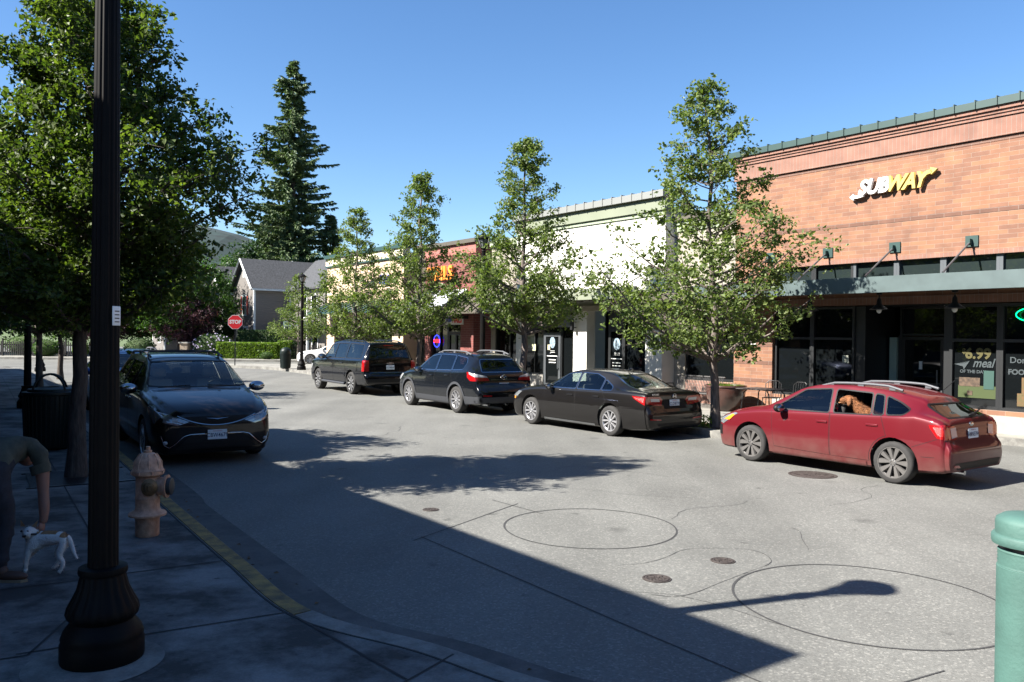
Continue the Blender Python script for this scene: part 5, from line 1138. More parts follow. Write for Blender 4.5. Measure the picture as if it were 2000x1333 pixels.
# --- red hatchback
tab = [(2.15, .30, .42, .52, .44, .46, .56, .34, .61, .63), (2.11, .22, .64, .71, .48, .65, .63, .50, .68, .70), (2.03, .20, .75, .80, .52, .76, .71, .60, .77, .79), (1.80, .19, .80, .85, .56, .81, .81, .68, .86, .885),
 (1.45, .19, .81, .865, .60, .825, .88, .71, .94, .965), (1.12, .19, .81, .87, .60, .83, .925, .72, .985, 1.015), (.78, .19, .81, .87, .60, .83, .945, .70, 1.13, 1.18), (.34, .19, .81, .87, .60, .83, .965, .625, 1.345, 1.40), (-.02, .19, .81, .87, .60, .83, .98, .60, 1.405, 1.455), (-.50, .19, .81, .87, .60, .83, 1.0, .60, 1.415, 1.468),
 (-1.05, .19, .81, .875, .64, .84, 1.02, .585, 1.37, 1.435), (-1.42, .20, .81, .895, .70, .845, 1.045, .565, 1.29, 1.37), (-1.62, .21, .81, .875, .66, .84, 1.055, .545, 1.225, 1.315), (-1.70, .22, .81, .87, .66, .83, 1.05, .56, 1.17, 1.225), (-2.03, .24, .80, .86, .64, .80, .98, .63, 1.0, 1.03), (-2.07, .25, .79, .84, .60, .78, .89, .65, .92, .94), (-2.09, .26, .78, .82, .54, .75, .74, .64, .76, .78), (-2.15, .27, .78, .83, .48, .78, .62, .64, .635, .65), (-2.18, .33, .68, .75, .45, .70, .56, .5, .57, .58)]
P_red = paint('metallic_red_paint', (.088, .005, .009), .1, .42)
_tc = _n(P_red, 'ShaderNodeTexCoord'); _sx = _n(P_red, 'ShaderNodeSeparateXYZ'); _l(P_red, _tc.outputs['Object'], _sx.inputs[0])
_mr = _n(P_red, 'ShaderNodeMapRange'); _mr.inputs[1].default_value = .62; _mr.inputs[2].default_value = .2; _l(P_red, _sx.outputs[2], _mr.inputs[0])
_no = _n(P_red, 'ShaderNodeTexNoise'); _no.inputs['Scale'].default_value = 5; _no.inputs['Detail'].default_value = 8; _l(P_red, _tc.outputs['Object'], _no.inputs[0])
_mm = _n(P_red, 'ShaderNodeMath'); _mm.operation = 'MULTIPLY'; _l(P_red, _mr.outputs[0], _mm.inputs[0]); _l(P_red, _no.outputs['Fac'], _mm.inputs[1])
_mx = _n(P_red, 'ShaderNodeMix'); _mx.data_type = 'RGBA'; _l(P_red, _mm.outputs[0], _mx.inputs[0]); _mx.inputs[6].default_value = (.088, .005, .009, 1); _mx.inputs[7].default_value = (.14, .085, .072, 1)
_l(P_red, _mx.outputs[2], P_red.node_tree.nodes['Principled BSDF'].inputs['Base Color'])
_m2 = _n(P_red, 'ShaderNodeMath'); _m2.operation = 'MULTIPLY_ADD'; _l(P_red, _mr.outputs[0], _m2.inputs[0]); _m2.inputs[1].default_value = -.5; _m2.inputs[2].default_value = .7; _l(P_red, _m2.outputs[0], P_red.node_tree.nodes['Principled BSDF'].inputs['Coat Weight'])
rf = lambda c, n: c.x < -1.64; ff = lambda c, n: c.x > .1
win = [('s', [(.86, .99), (.33, 1.325), (-.15, 1.365), (-.20, 1.0)], G_tint), ('s', [(-.29, 1.005), (-.25, 1.365), (-.86, 1.338), (-.93, 1.025)], None), ('s', [(-.975, 1.03), (-.915, 1.332), (-1.05, 1.315), (-1.14, 1.035)], G_tint),
 ('s', [(-1.20, 1.045), (-1.11, 1.305), (-1.32, 1.23), (-1.52, 1.13), (-1.46, 1.065)], G_tint), ('f', [(-.58, 1.05), (.58, 1.05), (.51, 1.215), (-.51, 1.215)], G_dark, rf, -1), ('f', [(-.68, 1.06), (.68, 1.06), (.56, 1.36), (-.56, 1.36)], G_mid, ff, 1)]
deco = lights('taillight', [(-1.86, .95), (-1.88, .90), (-1.99, .76), (-2.14, .73), (-2.10, .95)], [(.83, .96), (.52, .93), (.52, .73), (.83, .74)], M_tred, -1)+lights('reversing_light', None, [(.66, .90), (.50, .91), (.48, .77), (.64, .75)], M_tclr, -1, .010)
deco += lights('headlight', [(2.16, .66), (1.95, .62), (1.62, .83), (1.70, .84)], [(.45, .62), (.78, .62), (.78, .80), (.55, .72)], M_hl, 1)+lights('corner_lamp', [(1.93, .70), (1.80, .70), (1.68, .80), (1.74, .81)], None, M_amb, 1, .009)
deco += [('bumper_trim', 'f', [(-.62, .30), (.62, .30), (.70, .40), (-.70, .40)], M_plas, .006, (-1,), None), ('tailgate_trim', 'f', [(-.48, .86), (.48, .86), (.48, .885), (-.48, .885)], P_red, .02, (-1,), None), ('lower_grille', 'f', [(-.5, .30), (.5, .30), (.55, .44), (-.55, .44)], M_plas, .006, (1,), None), ('sill_trim', 's', [(.88, .21), (-.88, .21), (-.88, .30), (.88, .32)], P_red, .014, (1, -1), None), ('fog_recess', 's', [(2.1, .42), (1.98, .42), (1.98, .6), (2.08, .6)], M_plas, .006, (1, -1), None),
 ('bumper_seam', 's', [(-1.62, .60), (-1.615, .592), (-1.98, .74), (-1.985, .748)], M_liner, .002, (1, -1), None), ('body_crease', 's', [(-1.75, .46), (-1.95, .47), (-1.95, .476), (-1.75, .466)], M_liner, .002, (1, -1), None), ('reflector', 'f', [(.55, .33), (.72, .34), (.72, .38), (.60, .37)], M_tred, .008, (-1,), None)]
spec = dict(w=.87, win=win, doors=[[(.90, .97), (.86, .55), (.84, .33), (-.24, .30), (-.235, .985)], [(-.245, .985), (-.25, .30), (-.95, .30), (-1.22, .72), (-1.12, 1.02)]], handle=[(-.10, .84), (-.98, .865)], handlem=P_red, deco=deco, mirror=(.66, .86, .985, 1.0), mirrorm=M_plas, rails=(.10, -1.30, .545, 1.437, .042), railm=mat('silver_rail', (.055, .058, .065), .6), seats=[(.1, .38), (.1, -.38), (-1.0, -.38)], dash=.72, seal=.02)
cr_ = car('parked_car', (5.74, 14.21, 0), 126, 'dusty red hatchback nearest the camera with a dog at its open rear window', tab, 2.645, 1.53, .322, .232, (5, True, .035, .10, .075), M_rimG, P_red, spec)
for s in (1, -1):
    s1 = body_bm(tab); bmo(patch(s1, [(-1.92, .92), (-2.0, .80), (-2.10, .78), (-2.07, .92)], 's', s, .010, lambda c, n: abs(n.y) >= abs(n.x)*.9), 'brake_lamp', M_tbr, cr_); s1.free()
plate(cr_, -2.10, 0, .80, -.06, 'AMN5394', -1)
k = MB(); k.lathe([(.06, 0), (.06, .012), (.045, .018), (.001, .018)], 24, T(-2.065, 0, .94) @ Matrix.Rotation(-pi/2, 4, 'Y'), sx=.6); k.build('badge', M_chr, cr_)
k = MB(); k.tube([(-1.62, 0, 1.40), (-1.82, 0, 1.58)], .006, 5); k.lathe([(.03, 1.385), (.02, 1.41), (.001, 1.415)], 12, T(-1.62, 0, 0)); k.build('antenna', M_plas, cr_)
k = MB(); k.tube([(-2.04, -.1, 1.08), (-1.99, -.42, 1.13)], .012, 5); k.ellipsoid((-2.045, -.08, 1.07), (.03, .10, .03)); k.build('rear_wiper', M_plas, cr_)
k = MB(); k.tube([(-2.0, .45, .25), (-2.20, .45, .25)], .035, 12); k.build('exhaust', M_chr, cr_)
text('badge_lettering', 'IMPREZA', .035, M_chr, cr_, T(-2.10, .50, .705) @ Matrix.Rotation(-pi/2, 4, 'Z') @ Matrix.Rotation(pi/2, 4, 'X'), .002, .001)
# --- dark brown sedan
tab2 = [(2.37, .28, .45, .56, .45, .50, .58, .36, .63, .65), (2.31, .20, .68, .77, .48, .70, .67, .54, .72, .74), (2.12, .17, .81, .87, .54, .81, .77, .66, .82, .84), (1.75, .16, .85, .91, .60, .865, .86, .73, .905, .925), (1.30, .16, .87, .925, .62, .88, .915, .755, .965, .985), (.98, .16, .87, .93, .62, .885, .935, .76, .995, 1.025), (.62, .16, .87, .93, .62, .885, .945, .70, 1.13, 1.18),
 (.15, .16, .87, .93, .62, .885, .955, .63, 1.325, 1.38), (-.25, .16, .87, .93, .62, .885, .96, .60, 1.38, 1.432), (-.75, .16, .87, .93, .62, .885, .97, .59, 1.37, 1.43), (-1.2, .16, .87, .93, .63, .885, .975, .585, 1.295, 1.37), (-1.6, .17, .87, .93, .65, .885, .985, .60, 1.155, 1.23), (-1.95, .18, .86, .925, .67, .87, .99, .66, 1.04, 1.09), (-2.15, .19, .85, .92, .68, .86, .985, .70, 1.01, 1.045), (-2.38, .21, .83, .90, .68, .84, .975, .70, 1.0, 1.035), (-2.455, .22, .82, .88, .66, .82, .94, .69, .97, 1.0), (-2.46, .23, .80, .86, .58, .80, .76, .66, .78, .80), (-2.52, .25, .79, .85, .50, .79, .62, .64, .64, .66), (-2.56, .32, .66, .74, .46, .68, .56, .5, .57, .58)]
P_brn = paint('dark_brown_paint', (.0032, .0026, .0024), 0, .45)
rf2 = lambda c, n: c.x < -1.1; 
win = [('s', [(.70, .975), (.24, 1.29), (-.18, 1.335), (-.22, .985)], G_clear), ('s', [(-.29, .985), (-.25, 1.335), (-.74, 1.325), (-1.02, 1.235), (-1.06, .995)], G_clear), ('s', [(-1.11, 1.0), (-1.075, 1.21), (-1.38, 1.075), (-1.42, 1.015)], G_clear), ('f', [(-.62, 1.075), (.62, 1.075), (.52, 1.335), (-.52, 1.335)], G_clear, rf2, -1), ('f', [(-.70, 1.06), (.70, 1.06), (.57, 1.345), (-.57, 1.345)], G_mid, ff, 1)]
deco = lights('taillight', [(-2.10, .93), (-2.16, .88), (-2.47, .74), (-2.48, .92)], [(.86, .93), (.42, .91), (.36, .85), (.40, .72), (.62, .74), (.86, .78)], M_tred, -1)+lights('reversing_light', None, [(.72, .88), (.46, .87), (.44, .81), (.70, .82)], M_tclr, -1, .010)
deco += lights('headlight', [(2.2, .66), (2.0, .66), (1.78, .80), (1.95, .80)], [(.40, .60), (.80, .62), (.80, .74), (.45, .70)], M_hl, 1)+[('side_marker', 's', [(2.12, .60), (2.06, .60), (2.06, .66), (2.12, .66)], M_amb, .008, (1, -1), None), ('plate_recess', 'f', [(-.34, .66), (.34, .66), (.32, .86), (-.32, .86)], M_plas, .004, (-1,), None), ('reflector', 'f', [(.48, .42), (.80, .44), (.80, .47), (.5, .45)], M_tred, .008, (-1,), None), ('reflector', 'f', [(-.48, .42), (-.80, .44), (-.80, .47), (-.5, .45)], M_tred, .008, (-1,), None), ('bumper_trim', 'f', [(-.55, .30), (.55, .30), (.60, .36), (-.60, .36)], M_plas, .006, (-1,), None), ('sill_trim', 's', [(.90, .19), (-.92, .19), (-.92, .23), (.90, .235)], M_chr, .008, (1, -1), None)]
spec = dict(w=.93, win=win, doors=[[(.88, .93), (.86, .55), (.86, .28), (-.26, .28), (-.25, .965)], [(-.262, .965), (-.272, .28), (-1.02, .28), (-1.30, .74), (-1.16, .985)]], handle=[(-.08, .83), (-.98, .845)], handlem=P_brn, deco=deco, mirror=(.58, .90, .965, 1.0), mirrorm=P_brn, sealm=M_chr, seats=[(.15, .38), (.15, -.38), (-.85, .38), (-.85, -.38)], seatm=M_int, seatz=.36, dash=.86, dashz=.92, seal=.018)
ca = car('parked_car', (2.05, 19.88, 0), 126.3, 'dark brown four door sedan parked third, between black crossover and red hatchback', tab2, 2.83, 1.61, .335, .222, (5, True, .03, .055, .06), M_rimS, P_brn, spec)
for s in (1, -1):
    s1 = body_bm(tab2); bmo(patch(s1, [(-2.16, .905), (-2.24, .86), (-2.42, .80), (-2.43, .90)], 's', s, .010, lambda c, n: abs(n.y) >= abs(n.x)*.9), 'brake_lamp', M_tbr, ca); s1.free()
plate(ca, -2.485, 0, .77, -.06, 'CLD8770', -1)
k = MB(); k.box(-.003, .003, -.045, -.030, -.04, .04, T(-2.482, 0, .92)); k.box(-.003, .003, .030, .045, -.04, .04, T(-2.482, 0, .92)); k.box(-.003, .003, -.03, .03, -.008, .008, T(-2.482, 0, .92)); k.tube([(-2.482, .055*cos(a*pi/10), .92+.055*sin(a*pi/10)) for a in range(21)], .006, 5); k.build('badge', M_chr, ca)
text('badge_lettering', 'ACCORD', .05, M_chr, ca, T(-2.478, .58, .965) @ Matrix.Rotation(-pi/2, 4, 'Z') @ Matrix.Rotation(pi/2, 4, 'X'), .002, .001)
k = MB(); k.tube([(-1.05, 0, 1.40), (-1.14, 0, 1.455), (-1.20, 0, 1.45), (-1.22, 0, 1.38)], [.008, .022, .022, .008], 6); k.build('antenna', P_brn, ca)
# --- black crossover
tab3 = [(2.42, .32, .45, .56, .5, .52, .72, .40, .77, .80), (2.34, .25, .72, .80, .55, .74, .82, .56, .89, .91), (2.10, .22, .84, .90, .62, .84, .93, .70, 1.0, 1.03), (1.70, .22, .88, .95, .68, .89, 1.03, .76, 1.10, 1.13), (1.15, .22, .89, .965, .70, .91, 1.09, .78, 1.17, 1.20), (.78, .22, .89, .965, .70, .91, 1.11, .75, 1.34, 1.39), (.30, .22, .89, .965, .70, .91, 1.125, .68, 1.57, 1.62), (-.10, .22, .89, .965, .70, .91, 1.135, .66, 1.63, 1.685), (-.90, .22, .89, .965, .70, .91, 1.15, .65, 1.64, 1.70), (-1.50, .23, .89, .965, .72, .91, 1.18, .63, 1.60, 1.675), (-1.98, .25, .88, .96, .74, .90, 1.22, .60, 1.52, 1.61), (-2.12, .26, .88, .95, .74, .88, 1.22, .61, 1.40, 1.45), (-2.34, .28, .87, .94, .74, .86, 1.15, .68, 1.19, 1.22), (-2.42, .29, .86, .93, .70, .85, 1.02, .70, 1.05, 1.08), (-2.46, .30, .86, .92, .64, .84, .84, .70, .86, .88), (-2.58, .32, .84, .91, .56, .84, .70, .68, .72, .74), (-2.63, .38, .72, .80, .52, .74, .62, .55, .63, .64)]
P_blk = paint('black_blue_paint', (.004, .005, .007), 0, .2)
win = [('s', [(.86, 1.15), (.36, 1.53), (-.12, 1.60), (-.17, 1.165)], G_tint), ('s', [(-.24, 1.17), (-.19, 1.60), (-1.02, 1.59), (-1.10, 1.195)], G_tint), ('s', [(-1.16, 1.20), (-1.09, 1.585), (-1.62, 1.53), (-1.74, 1.40), (-1.72, 1.23)], G_tint), ('f', [(-.66, 1.18), (.66, 1.18), (.54, 1.50), (-.54, 1.50)], G_dark, lambda c, n: c.x < -1.8, -1), ('f', [(-.74, 1.25), (.74, 1.25), (.62, 1.58), (-.62, 1.58)], G_mid, ff, 1)]
def cladring(cx): return None
deco = lights('taillight', [(-2.02, 1.17), (-2.05, 1.02), (-2.20, .93), (-2.44, .93), (-2.36, 1.12)], [(.90, 1.13), (.55, 1.06), (.46, .94), (.90, .93)], M_tred, -1)+lights('reversing_light', [(-2.10, 1.17), (-2.14, 1.11), (-2.42, 1.03), (-2.36, 1.12)], [(.90, 1.13), (.55, 1.06), (.52, 1.02), (.90, 1.04)], M_tclr, -1, .010)
deco += lights('headlight', [(2.25, .78), (2.05, .78), (1.80, .96), (1.95, .97)], [(.42, .74), (.80, .76), (.80, .90), (.5, .84)], M_tclr, 1)+[('cladding', 's', [(1.0, .23), (-1.0, .23), (-1.0, .42), (1.0, .42)], M_gclad, .010, (1, -1), None), ('cladding', 's', [(-1.9, .27), (-2.62, .36), (-2.62, .52), (-1.85, .50)], M_gclad, .010, (1, -1), None), ('bumper_trim', 'f', [(-.9, .34), (.9, .34), (.9, .50), (-.9, .50)], M_gclad, .010, (-1,), None), ('reflector', 'f', [(.50, .52), (.78, .53), (.78, .565), (.5, .555)], M_tred, .013, (-1,), None), ('chrome_strip', 'f', [(-.42, .955), (.42, .955), (.42, .972), (-.42, .972)], M_chr, .012, (-1,), None)]
spec = dict(w=.965, win=win, arch=.43, doors=[[(1.02, 1.09), (1.0, .7), (1.0, .42), (-.20, .42), (-.19, 1.14)], [(-.205, 1.14), (-.215, .42), (-1.0, .42), (-1.25, .78), (-1.12, 1.17)]], handle=[(-.02, 1.0), (-.92, 1.03)], handlem=P_blk, deco=deco, mirror=(.66, .93, 1.13, 1.15), mirrorm=P_blk, sealm=M_chr, rails=(.12, -1.75, .62, 1.665, .06), railm=mat('grey_rail', (.07, .072, .078), .6), seatz=.55, dash=.8, dashz=1.1, seal=.02)
cm = car('parked_car', (-1.58, 24.88, 0), 124, 'black crossover with silver roof rails and grey lower cladding, parked second in the row', tab3, 2.875, 1.66, .372, .245, (5, True, .032, .045, .07), M_rimS, P_blk, spec, tyw=.235)
for cx in (2.875/2, -2.875/2):
    for s in (1, -1):
        s3 = body_bm(tab3); g = patch(s3, circ(cx, .382, .495, 30), 's', s, .012, lambda c, n: c.z > .22, [(circ(cx, .382, .43, 26), 's')]); bmo(g, 'arch_trim', M_gclad, cm); s3.free()
plate(cm, -2.475, 0, .80, -.1, 'CAC0620', -1)
k = MB(); k.tube([(-2.46, .085*cos(a*pi/10), 1.03+.065*sin(a*pi/10)) for a in range(21)], .009, 5); k.tube([(-2.46, .07, 1.06), (-2.46, .03, 1.05), (-2.46, 0, 1.005), (-2.46, -.03, 1.05), (-2.46, -.07, 1.06)], .008, 5); k.build('badge', M_chr, cm)
k = MB(); k.tube([(-2.33, 0, 1.21), (-2.30, -.40, 1.23)], .014, 5); k.build('rear_wiper', M_plas, cm)
k = MB(); k.tube([(-2.4, .62, .30), (-2.66, .62, .31)], .045, 14); k.build('exhaust', M_chr, cm)
# --- long black SUV
tab4 = [(2.56, .35, .66, .76, .6, .70, .88, .56, .98, 1.0), (2.52, .30, .88, .95, .65, .88, .99, .74, 1.10, 1.12), (2.30, .30, .95, 1.0, .75, .95, 1.11, .84, 1.19, 1.22), (1.62, .32, .96, 1.02, .80, .965, 1.18, .86, 1.26, 1.29), (1.32, .32, .96, 1.02, .80, .97, 1.20, .86, 1.28, 1.32), (1.02, .32, .96, 1.02, .80, .97, 1.21, .82, 1.48, 1.53), (.64, .32, .96, 1.02, .80, .97, 1.22, .755, 1.76, 1.82), (.20, .32, .96, 1.02, .80, .97, 1.23, .73, 1.84, 1.90), (-.80, .32, .96, 1.02, .80, .97, 1.24, .73, 1.86, 1.915), (-2.10, .34, .96, 1.02, .82, .97, 1.25, .72, 1.84, 1.90), (-2.60, .36, .95, 1.01, .84, .96, 1.26, .71, 1.79, 1.865), (-2.64, .36, .95, 1.01, .84, .96, 1.26, .71, 1.77, 1.85), (-2.68, .37, .95, 1.01, .84, .95, 1.26, .74, 1.60, 1.65), (-2.80, .38, .95, 1.0, .82, .94, 1.20, .84, 1.23, 1.26), (-2.83, .39, .95, 1.0, .76, .94, 1.0, .84, 1.02, 1.04), (-2.84, .40, .94, .99, .68, .93, .82, .82, .83, .85), (-2.93, .41, .93, .98, .60, .92, .72, .80, .73, .74), (-2.96, .46, .84, .90, .56, .86, .66, .7, .67, .68)]
P_blk2 = paint('black_paint', (.003, .003, .004), 0, .2)
win = [('s', [(1.02, 1.27), (.68, 1.72), (.12, 1.80), (.08, 1.28)], G_mid), ('s', [(.0, 1.28), (.03, 1.80), (-.92, 1.81), (-.96, 1.30)], G_tint), ('s', [(-1.10, 1.30), (-1.08, 1.81), (-2.30, 1.78), (-2.42, 1.31)], G_tint), ('f', [(-.76, 1.32), (.76, 1.32), (.66, 1.72), (-.66, 1.72)], G_dark, lambda c, n: c.x < -2.45, -1), ('f', [(-.78, 1.38), (.78, 1.38), (.68, 1.78), (-.68, 1.78)], G_mid, ff, 1)]
deco = lights('taillight', [(-2.67, 1.24), (-2.67, .86), (-2.86, .86), (-2.84, 1.24)], [(.98, 1.24), (.80, 1.24), (.82, .86), (.98, .86)], M_tred, -1, .012)+lights('headlight', [(2.5, .80), (2.3, .80), (2.2, .96), (2.4, 1.0)], [(.6, .80), (.92, .80), (.9, .98), (.6, .96)], M_tclr, 1)+[('bumper_trim', 'f', [(-.9, .48), (.9, .48), (.9, .60), (-.9, .60)], M_plas, .01, (-1,), None), ('door_moulding', 's', [(1.05, .62), (-1.1, .62), (-1.1, .68), (1.05, .68)], P_blk2, .018, (1, -1), None), ('chrome_strip', 'f', [(-.8, .80), (.8, .80), (.8, .812), (-.8, .812)], M_chr, .012, (-1,), None), ('brake_light', 'f', [(-.2, 1.75), (.2, 1.75), (.2, 1.78), (-.2, 1.78)], M_tred, .012, (-1,), None)]
spec = dict(w=1.02, win=win, arch=.47, doors=[[(1.12, 1.2), (1.1, .8), (1.1, .42), (.03, .42), (.04, 1.26)], [(.015, 1.26), (.005, .42), (-1.05, .42), (-1.15, .85), (-1.02, 1.28)]], handle=[(.22, 1.08), (-.82, 1.10)], handlem=P_blk2, deco=deco, mirror=(.86, 1.0, 1.28, 1.35), mirrorm=P_blk2, rails=(.2, -2.45, .66, 1.87, .06), railm=P_blk2, seatz=.75, dash=1.05, dashz=1.22, seats=[(.35, .42), (.35, -.42), (-.75, .42), (-.75, -.42), (-1.8, .4), (-1.8, -.4)], seatm=M_intb, seal=.02)
cc = car('parked_car', (-5.85, 31.68, 0), 123.4, 'long black full size sport utility vehicle parked farthest along the right kerb', tab4, 3.30, 1.74, .403, .29, (5, True, .05, .08, .085), M_rimB, P_blk2, spec, tyw=.27)
for w_ in [o for o in cc.children if o.name.startswith('wheel') and not o.name.startswith('wheel_well')]:
    for r_ in w_.children:
        if r_.name.startswith('rim'):
            r_.data.materials.append(M_rimS)
            for p in r_.data.polygons:
                if len(p.vertices) == 4 and abs(p.normal.y) > .9 and p.area > .0009: p.material_index = 1
plate(cc, -2.845, 0, 1.0, -.02, 'C19854', -1)
k = MB(); k.box(-.004, .004, -.14, .14, -.018, .018, T(-2.84, 0, 1.14)); k.box(-.005, .005, -.05, .05, -.04, .04, T(-2.842, 0, 1.14)); k.build('badge', M_chr, cc)
for s in (1, -1): MB().tube([(1.15, s*1.0, .36), (-1.1, s*1.0, .36)], .045, 8).build('running_board', M_gclad, cc)
# --- minivan facing the camera
tab5 = [(2.56, .28, .45, .58, .45, .52, .68, .40, .73, .76), (2.51, .20, .74, .83, .50, .75, .76, .58, .84, .87), (2.32, .18, .86, .93, .55, .86, .87, .70, .95, .98), (1.95, .18, .92, .98, .62, .93, .98, .80, 1.05, 1.08), (1.50, .18, .93, 1.005, .66, .95, 1.06, .84, 1.13, 1.16), (1.25, .18, .93, 1.005, .66, .955, 1.08, .85, 1.165, 1.20), (.80, .18, .93, 1.005, .66, .955, 1.10, .78, 1.39, 1.44), (.25, .18, .93, 1.005, .66, .955, 1.11, .71, 1.61, 1.67), (-.20, .18, .93, 1.005, .66, .955, 1.12, .69, 1.68, 1.74), (-1.2, .18, .93, 1.005, .68, .955, 1.13, .69, 1.70, 1.765), (-2.0, .20, .93, 1.0, .68, .95, 1.15, .67, 1.66, 1.735), (-2.32, .22, .92, .99, .70, .93, 1.16, .66, 1.58, 1.66), (-2.45, .24, .91, .98, .70, .91, 1.14, .70, 1.35, 1.40), (-2.55, .26, .90, .96, .66, .89, 1.02, .74, 1.05, 1.08), (-2.58, .28, .88, .94, .56, .86, .72, .70, .74, .76), (-2.61, .34, .74, .82, .5, .78, .6, .6, .62, .64)]
P_grn = paint('dark_granite_paint', (.006, .005, .0055), 0, .35)
win = [('s', [(1.02, 1.15), (.42, 1.52), (.18, 1.58), (.12, 1.15)], G_mid), ('s', [(.05, 1.15), (.10, 1.60), (-.92, 1.635), (-.95, 1.16)], G_dark), ('s', [(-1.02, 1.16), (-1.0, 1.635), (-1.95, 1.60), (-2.15, 1.20)], G_dark), ('f', [(-.68, 1.28), (.68, 1.28), (.62, 1.6), (-.62, 1.6)], G_dark, lambda c, n: c.x < -2.2, -1), ('f', [(-.83, 1.235), (-.3, 1.215), (.3, 1.215), (.83, 1.235), (.665, 1.615), (.3, 1.635), (-.3, 1.635), (-.665, 1.615)], glass('windscreen_glass', (.80, .88, .84)), ff, 1)]
deco = lights('headlight', [(2.44, .80), (2.30, .68), (1.92, .86), (1.90, .96), (2.1, .97)], [(.44, .72), (.62, .66), (.84, .72), (.95, .90), (.80, .86)], M_hl, 1)
deco += [('headlight_bulb', 'f', p_, M_tclr, .012, (1,), None) for p_ in ([(.62, .71), (.70, .71), (.70, .79), (.62, .77)], [(-.62, .71), (-.70, .71), (-.70, .79), (-.62, .77)])]
deco += lights('taillight', [(-2.30, 1.15), (-2.30, .95), (-2.58, .95), (-2.5, 1.15)], [(.9, 1.1), (.5, 1.1), (.5, .98), (.9, .98)], M_tred, -1)
up_ = lambda c, n: c.x > 1.5
deco += [('upper_grille', 'f', [(-.50, .78), (-.30, .68), (0, .645), (.30, .68), (.50, .78), (.52, .80), (0, .735), (-.52, .80)][:6]+[(-.52, .80)], M_plas, .006, (1,), up_),
 ('lower_grille', 'f', [(-.66, .27), (.66, .27), (.42, .50), (-.42, .50)], M_plas, .006, (1,), up_), ('bumper_lip', 'f', [(-.80, .21), (.80, .21), (.85, .25), (-.85, .25)], M_plas, .009, (1,), up_), ('number_panel', 'f', [(-.40, .505), (.40, .505), (.40, .518), (-.40, .518)], M_chr, .012, (1,), up_),
 ('fog_recess', 'f', [(.70, .30), (.88, .33), (.92, .50)], M_plas, .006, (1,), None), ('fog_recess', 'f', [(-.70, .30), (-.88, .33), (-.92, .50)], M_plas, .006, (1,), None)]
spec = dict(w=1.0, win=win, doors=[[(1.15, 1.08), (1.12, .7), (1.05, .32), (.08, .30), (.085, 1.12)], [(.065, 1.12), (.06, .30), (-1.0, .30), (-1.15, .8), (-1.0, 1.14)]], handle=[(.25, .98), (-.1, .98)], handlem=M_chr, deco=deco, mirror=(.90, .99, 1.16, 1.25), mirrorm=M_chr, sealm=M_plas, rails=(.2, -2.0, .64, 1.74, .05), railm=M_gclad, seats=[(.35, .45), (.35, -.45), (-.6, .45), (-.6, -.45)], seatm=M_intb, seatz=.58, dash=1.0, dashz=1.17, dashm=mat('grey_dashboard', (.10, .11, .10), .7), seal=.018)
cv = car('parked_car', (-6.25, 15.86, 0), 303, 'dark grey minivan facing the camera by the left kerb behind the hydrant', tab5, 3.09, 1.74, .36, .245, (5, True, .045, .08, .09), M_rimS, P_grn, spec, tyw=.235)
plate(cv, 2.575, 0, .50, -.03, 'CBW4679', 1)
def surf_x(tab, z, y):     # front surface of the nose at height z
    return None
def on_nose(bmx, pts, lift=.012):
    out = []
    from mathutils.bvhtree import BVHTree
    bt_ = BVHTree.FromBMesh(bmx)
    for y, z in pts:
        h = bt_.ray_cast(Vector((4, y, z)), Vector((-1, 0, 0))); out.append((h[0].x+lift if h[0] else 2.5, y, z))
    return out
s5 = body_bm(tab5)
k = MB(); k.tube(on_nose(s5, [(-.62+1.24*t/16, .655+.16*(2*t/16-1)**2) for t in range(17)]), .012, 6); k.build('grille_trim', M_chr, cv)
for s in (1, -1):
    k = MB(); k.tube(on_nose(s5, [(s*y, z) for y, z in ((.90, .88), (.75, .83), (.60, .79), (.5, .76))]), .007, 5); k.build('headlight_trim', M_chr, cv)
    k = MB(); k.tube(on_nose(s5, [(s*y, z) for y, z in ((.86, .50), (.81, .35), (.74, .31), (.66, .36), (.52, .49), (.42, .515), (.2, .52))]), .0065, 6); k.build('bumper_trim', M_chr, cv)
    k = MB(); p = on_nose(s5, [(s*.80, .39)])[0]; k.ellipsoid(p, (.012, .038, .032), 12, 8); k.build('fog_lamp', M_tclr, cv)
    k = MB(); k.tube([(1.31, s*.7, 1.215), (1.21, s*.15, 1.235)], .010, 5); k.build('wiper', M_plas, cv)
k = MB(); w_p = on_nose(s5, [(-.17, .772), (-.06, .762), (0, .752), (.06, .762), (.17, .772)], .016); k.tube(w_p, [.003, .010, .016, .010, .003], 6); k.build('badge', M_chr, cv); s5.free()
k = MB()
for x in (-.1, -1.1): k.tube([(x, -.64, 1.80), (x, .64, 1.80)], .016, 6)
k.build('roof_crossbar', M_gclad, cv)
k = MB(); k.rbox(.20, .40, -.13, .13, 1.55, 1.59, .01); k.build('rear_view_mirror', M_plas, cv)
# --- blue SUV behind the minivan and white car far away
P_blu = paint('blue_paint', (.02, .05, .16), .5, .3)
cb = copy_tree(cm); cb.location = (-10.1, 22.0, 0); cb.rotation_euler = (0, 0, R(302)); cb['label'] = 'blue vehicle parked behind the minivan, mostly hidden by it and the lamp post'
cw = copy_tree(ca); cw.location = (-12.6, 58.3, 0); cw.rotation_euler = (0, 0, R(187)); cw['label'] = 'small white car on the cross street beyond the long black vehicle'
def repaint(e, old, new):
    for o in e.children_recursive:
        if o.type == 'MESH' and any(m == old for m in o.data.materials):
            o.data = o.data.copy()
            for i, m in enumerate(o.data.materials):
                if m == old: o.data.materials[i] = new
repaint(cb, P_blk, P_blu); repaint(cw, P_brn, paint('white_paint', (.7, .7, .68), 0, .3))
for e_ in (cb, cw):
    for o in list(e_.children_recursive):
        if o.name.startswith(('plate_lettering', 'badge_lettering')): bpy.data.objects.remove(o)
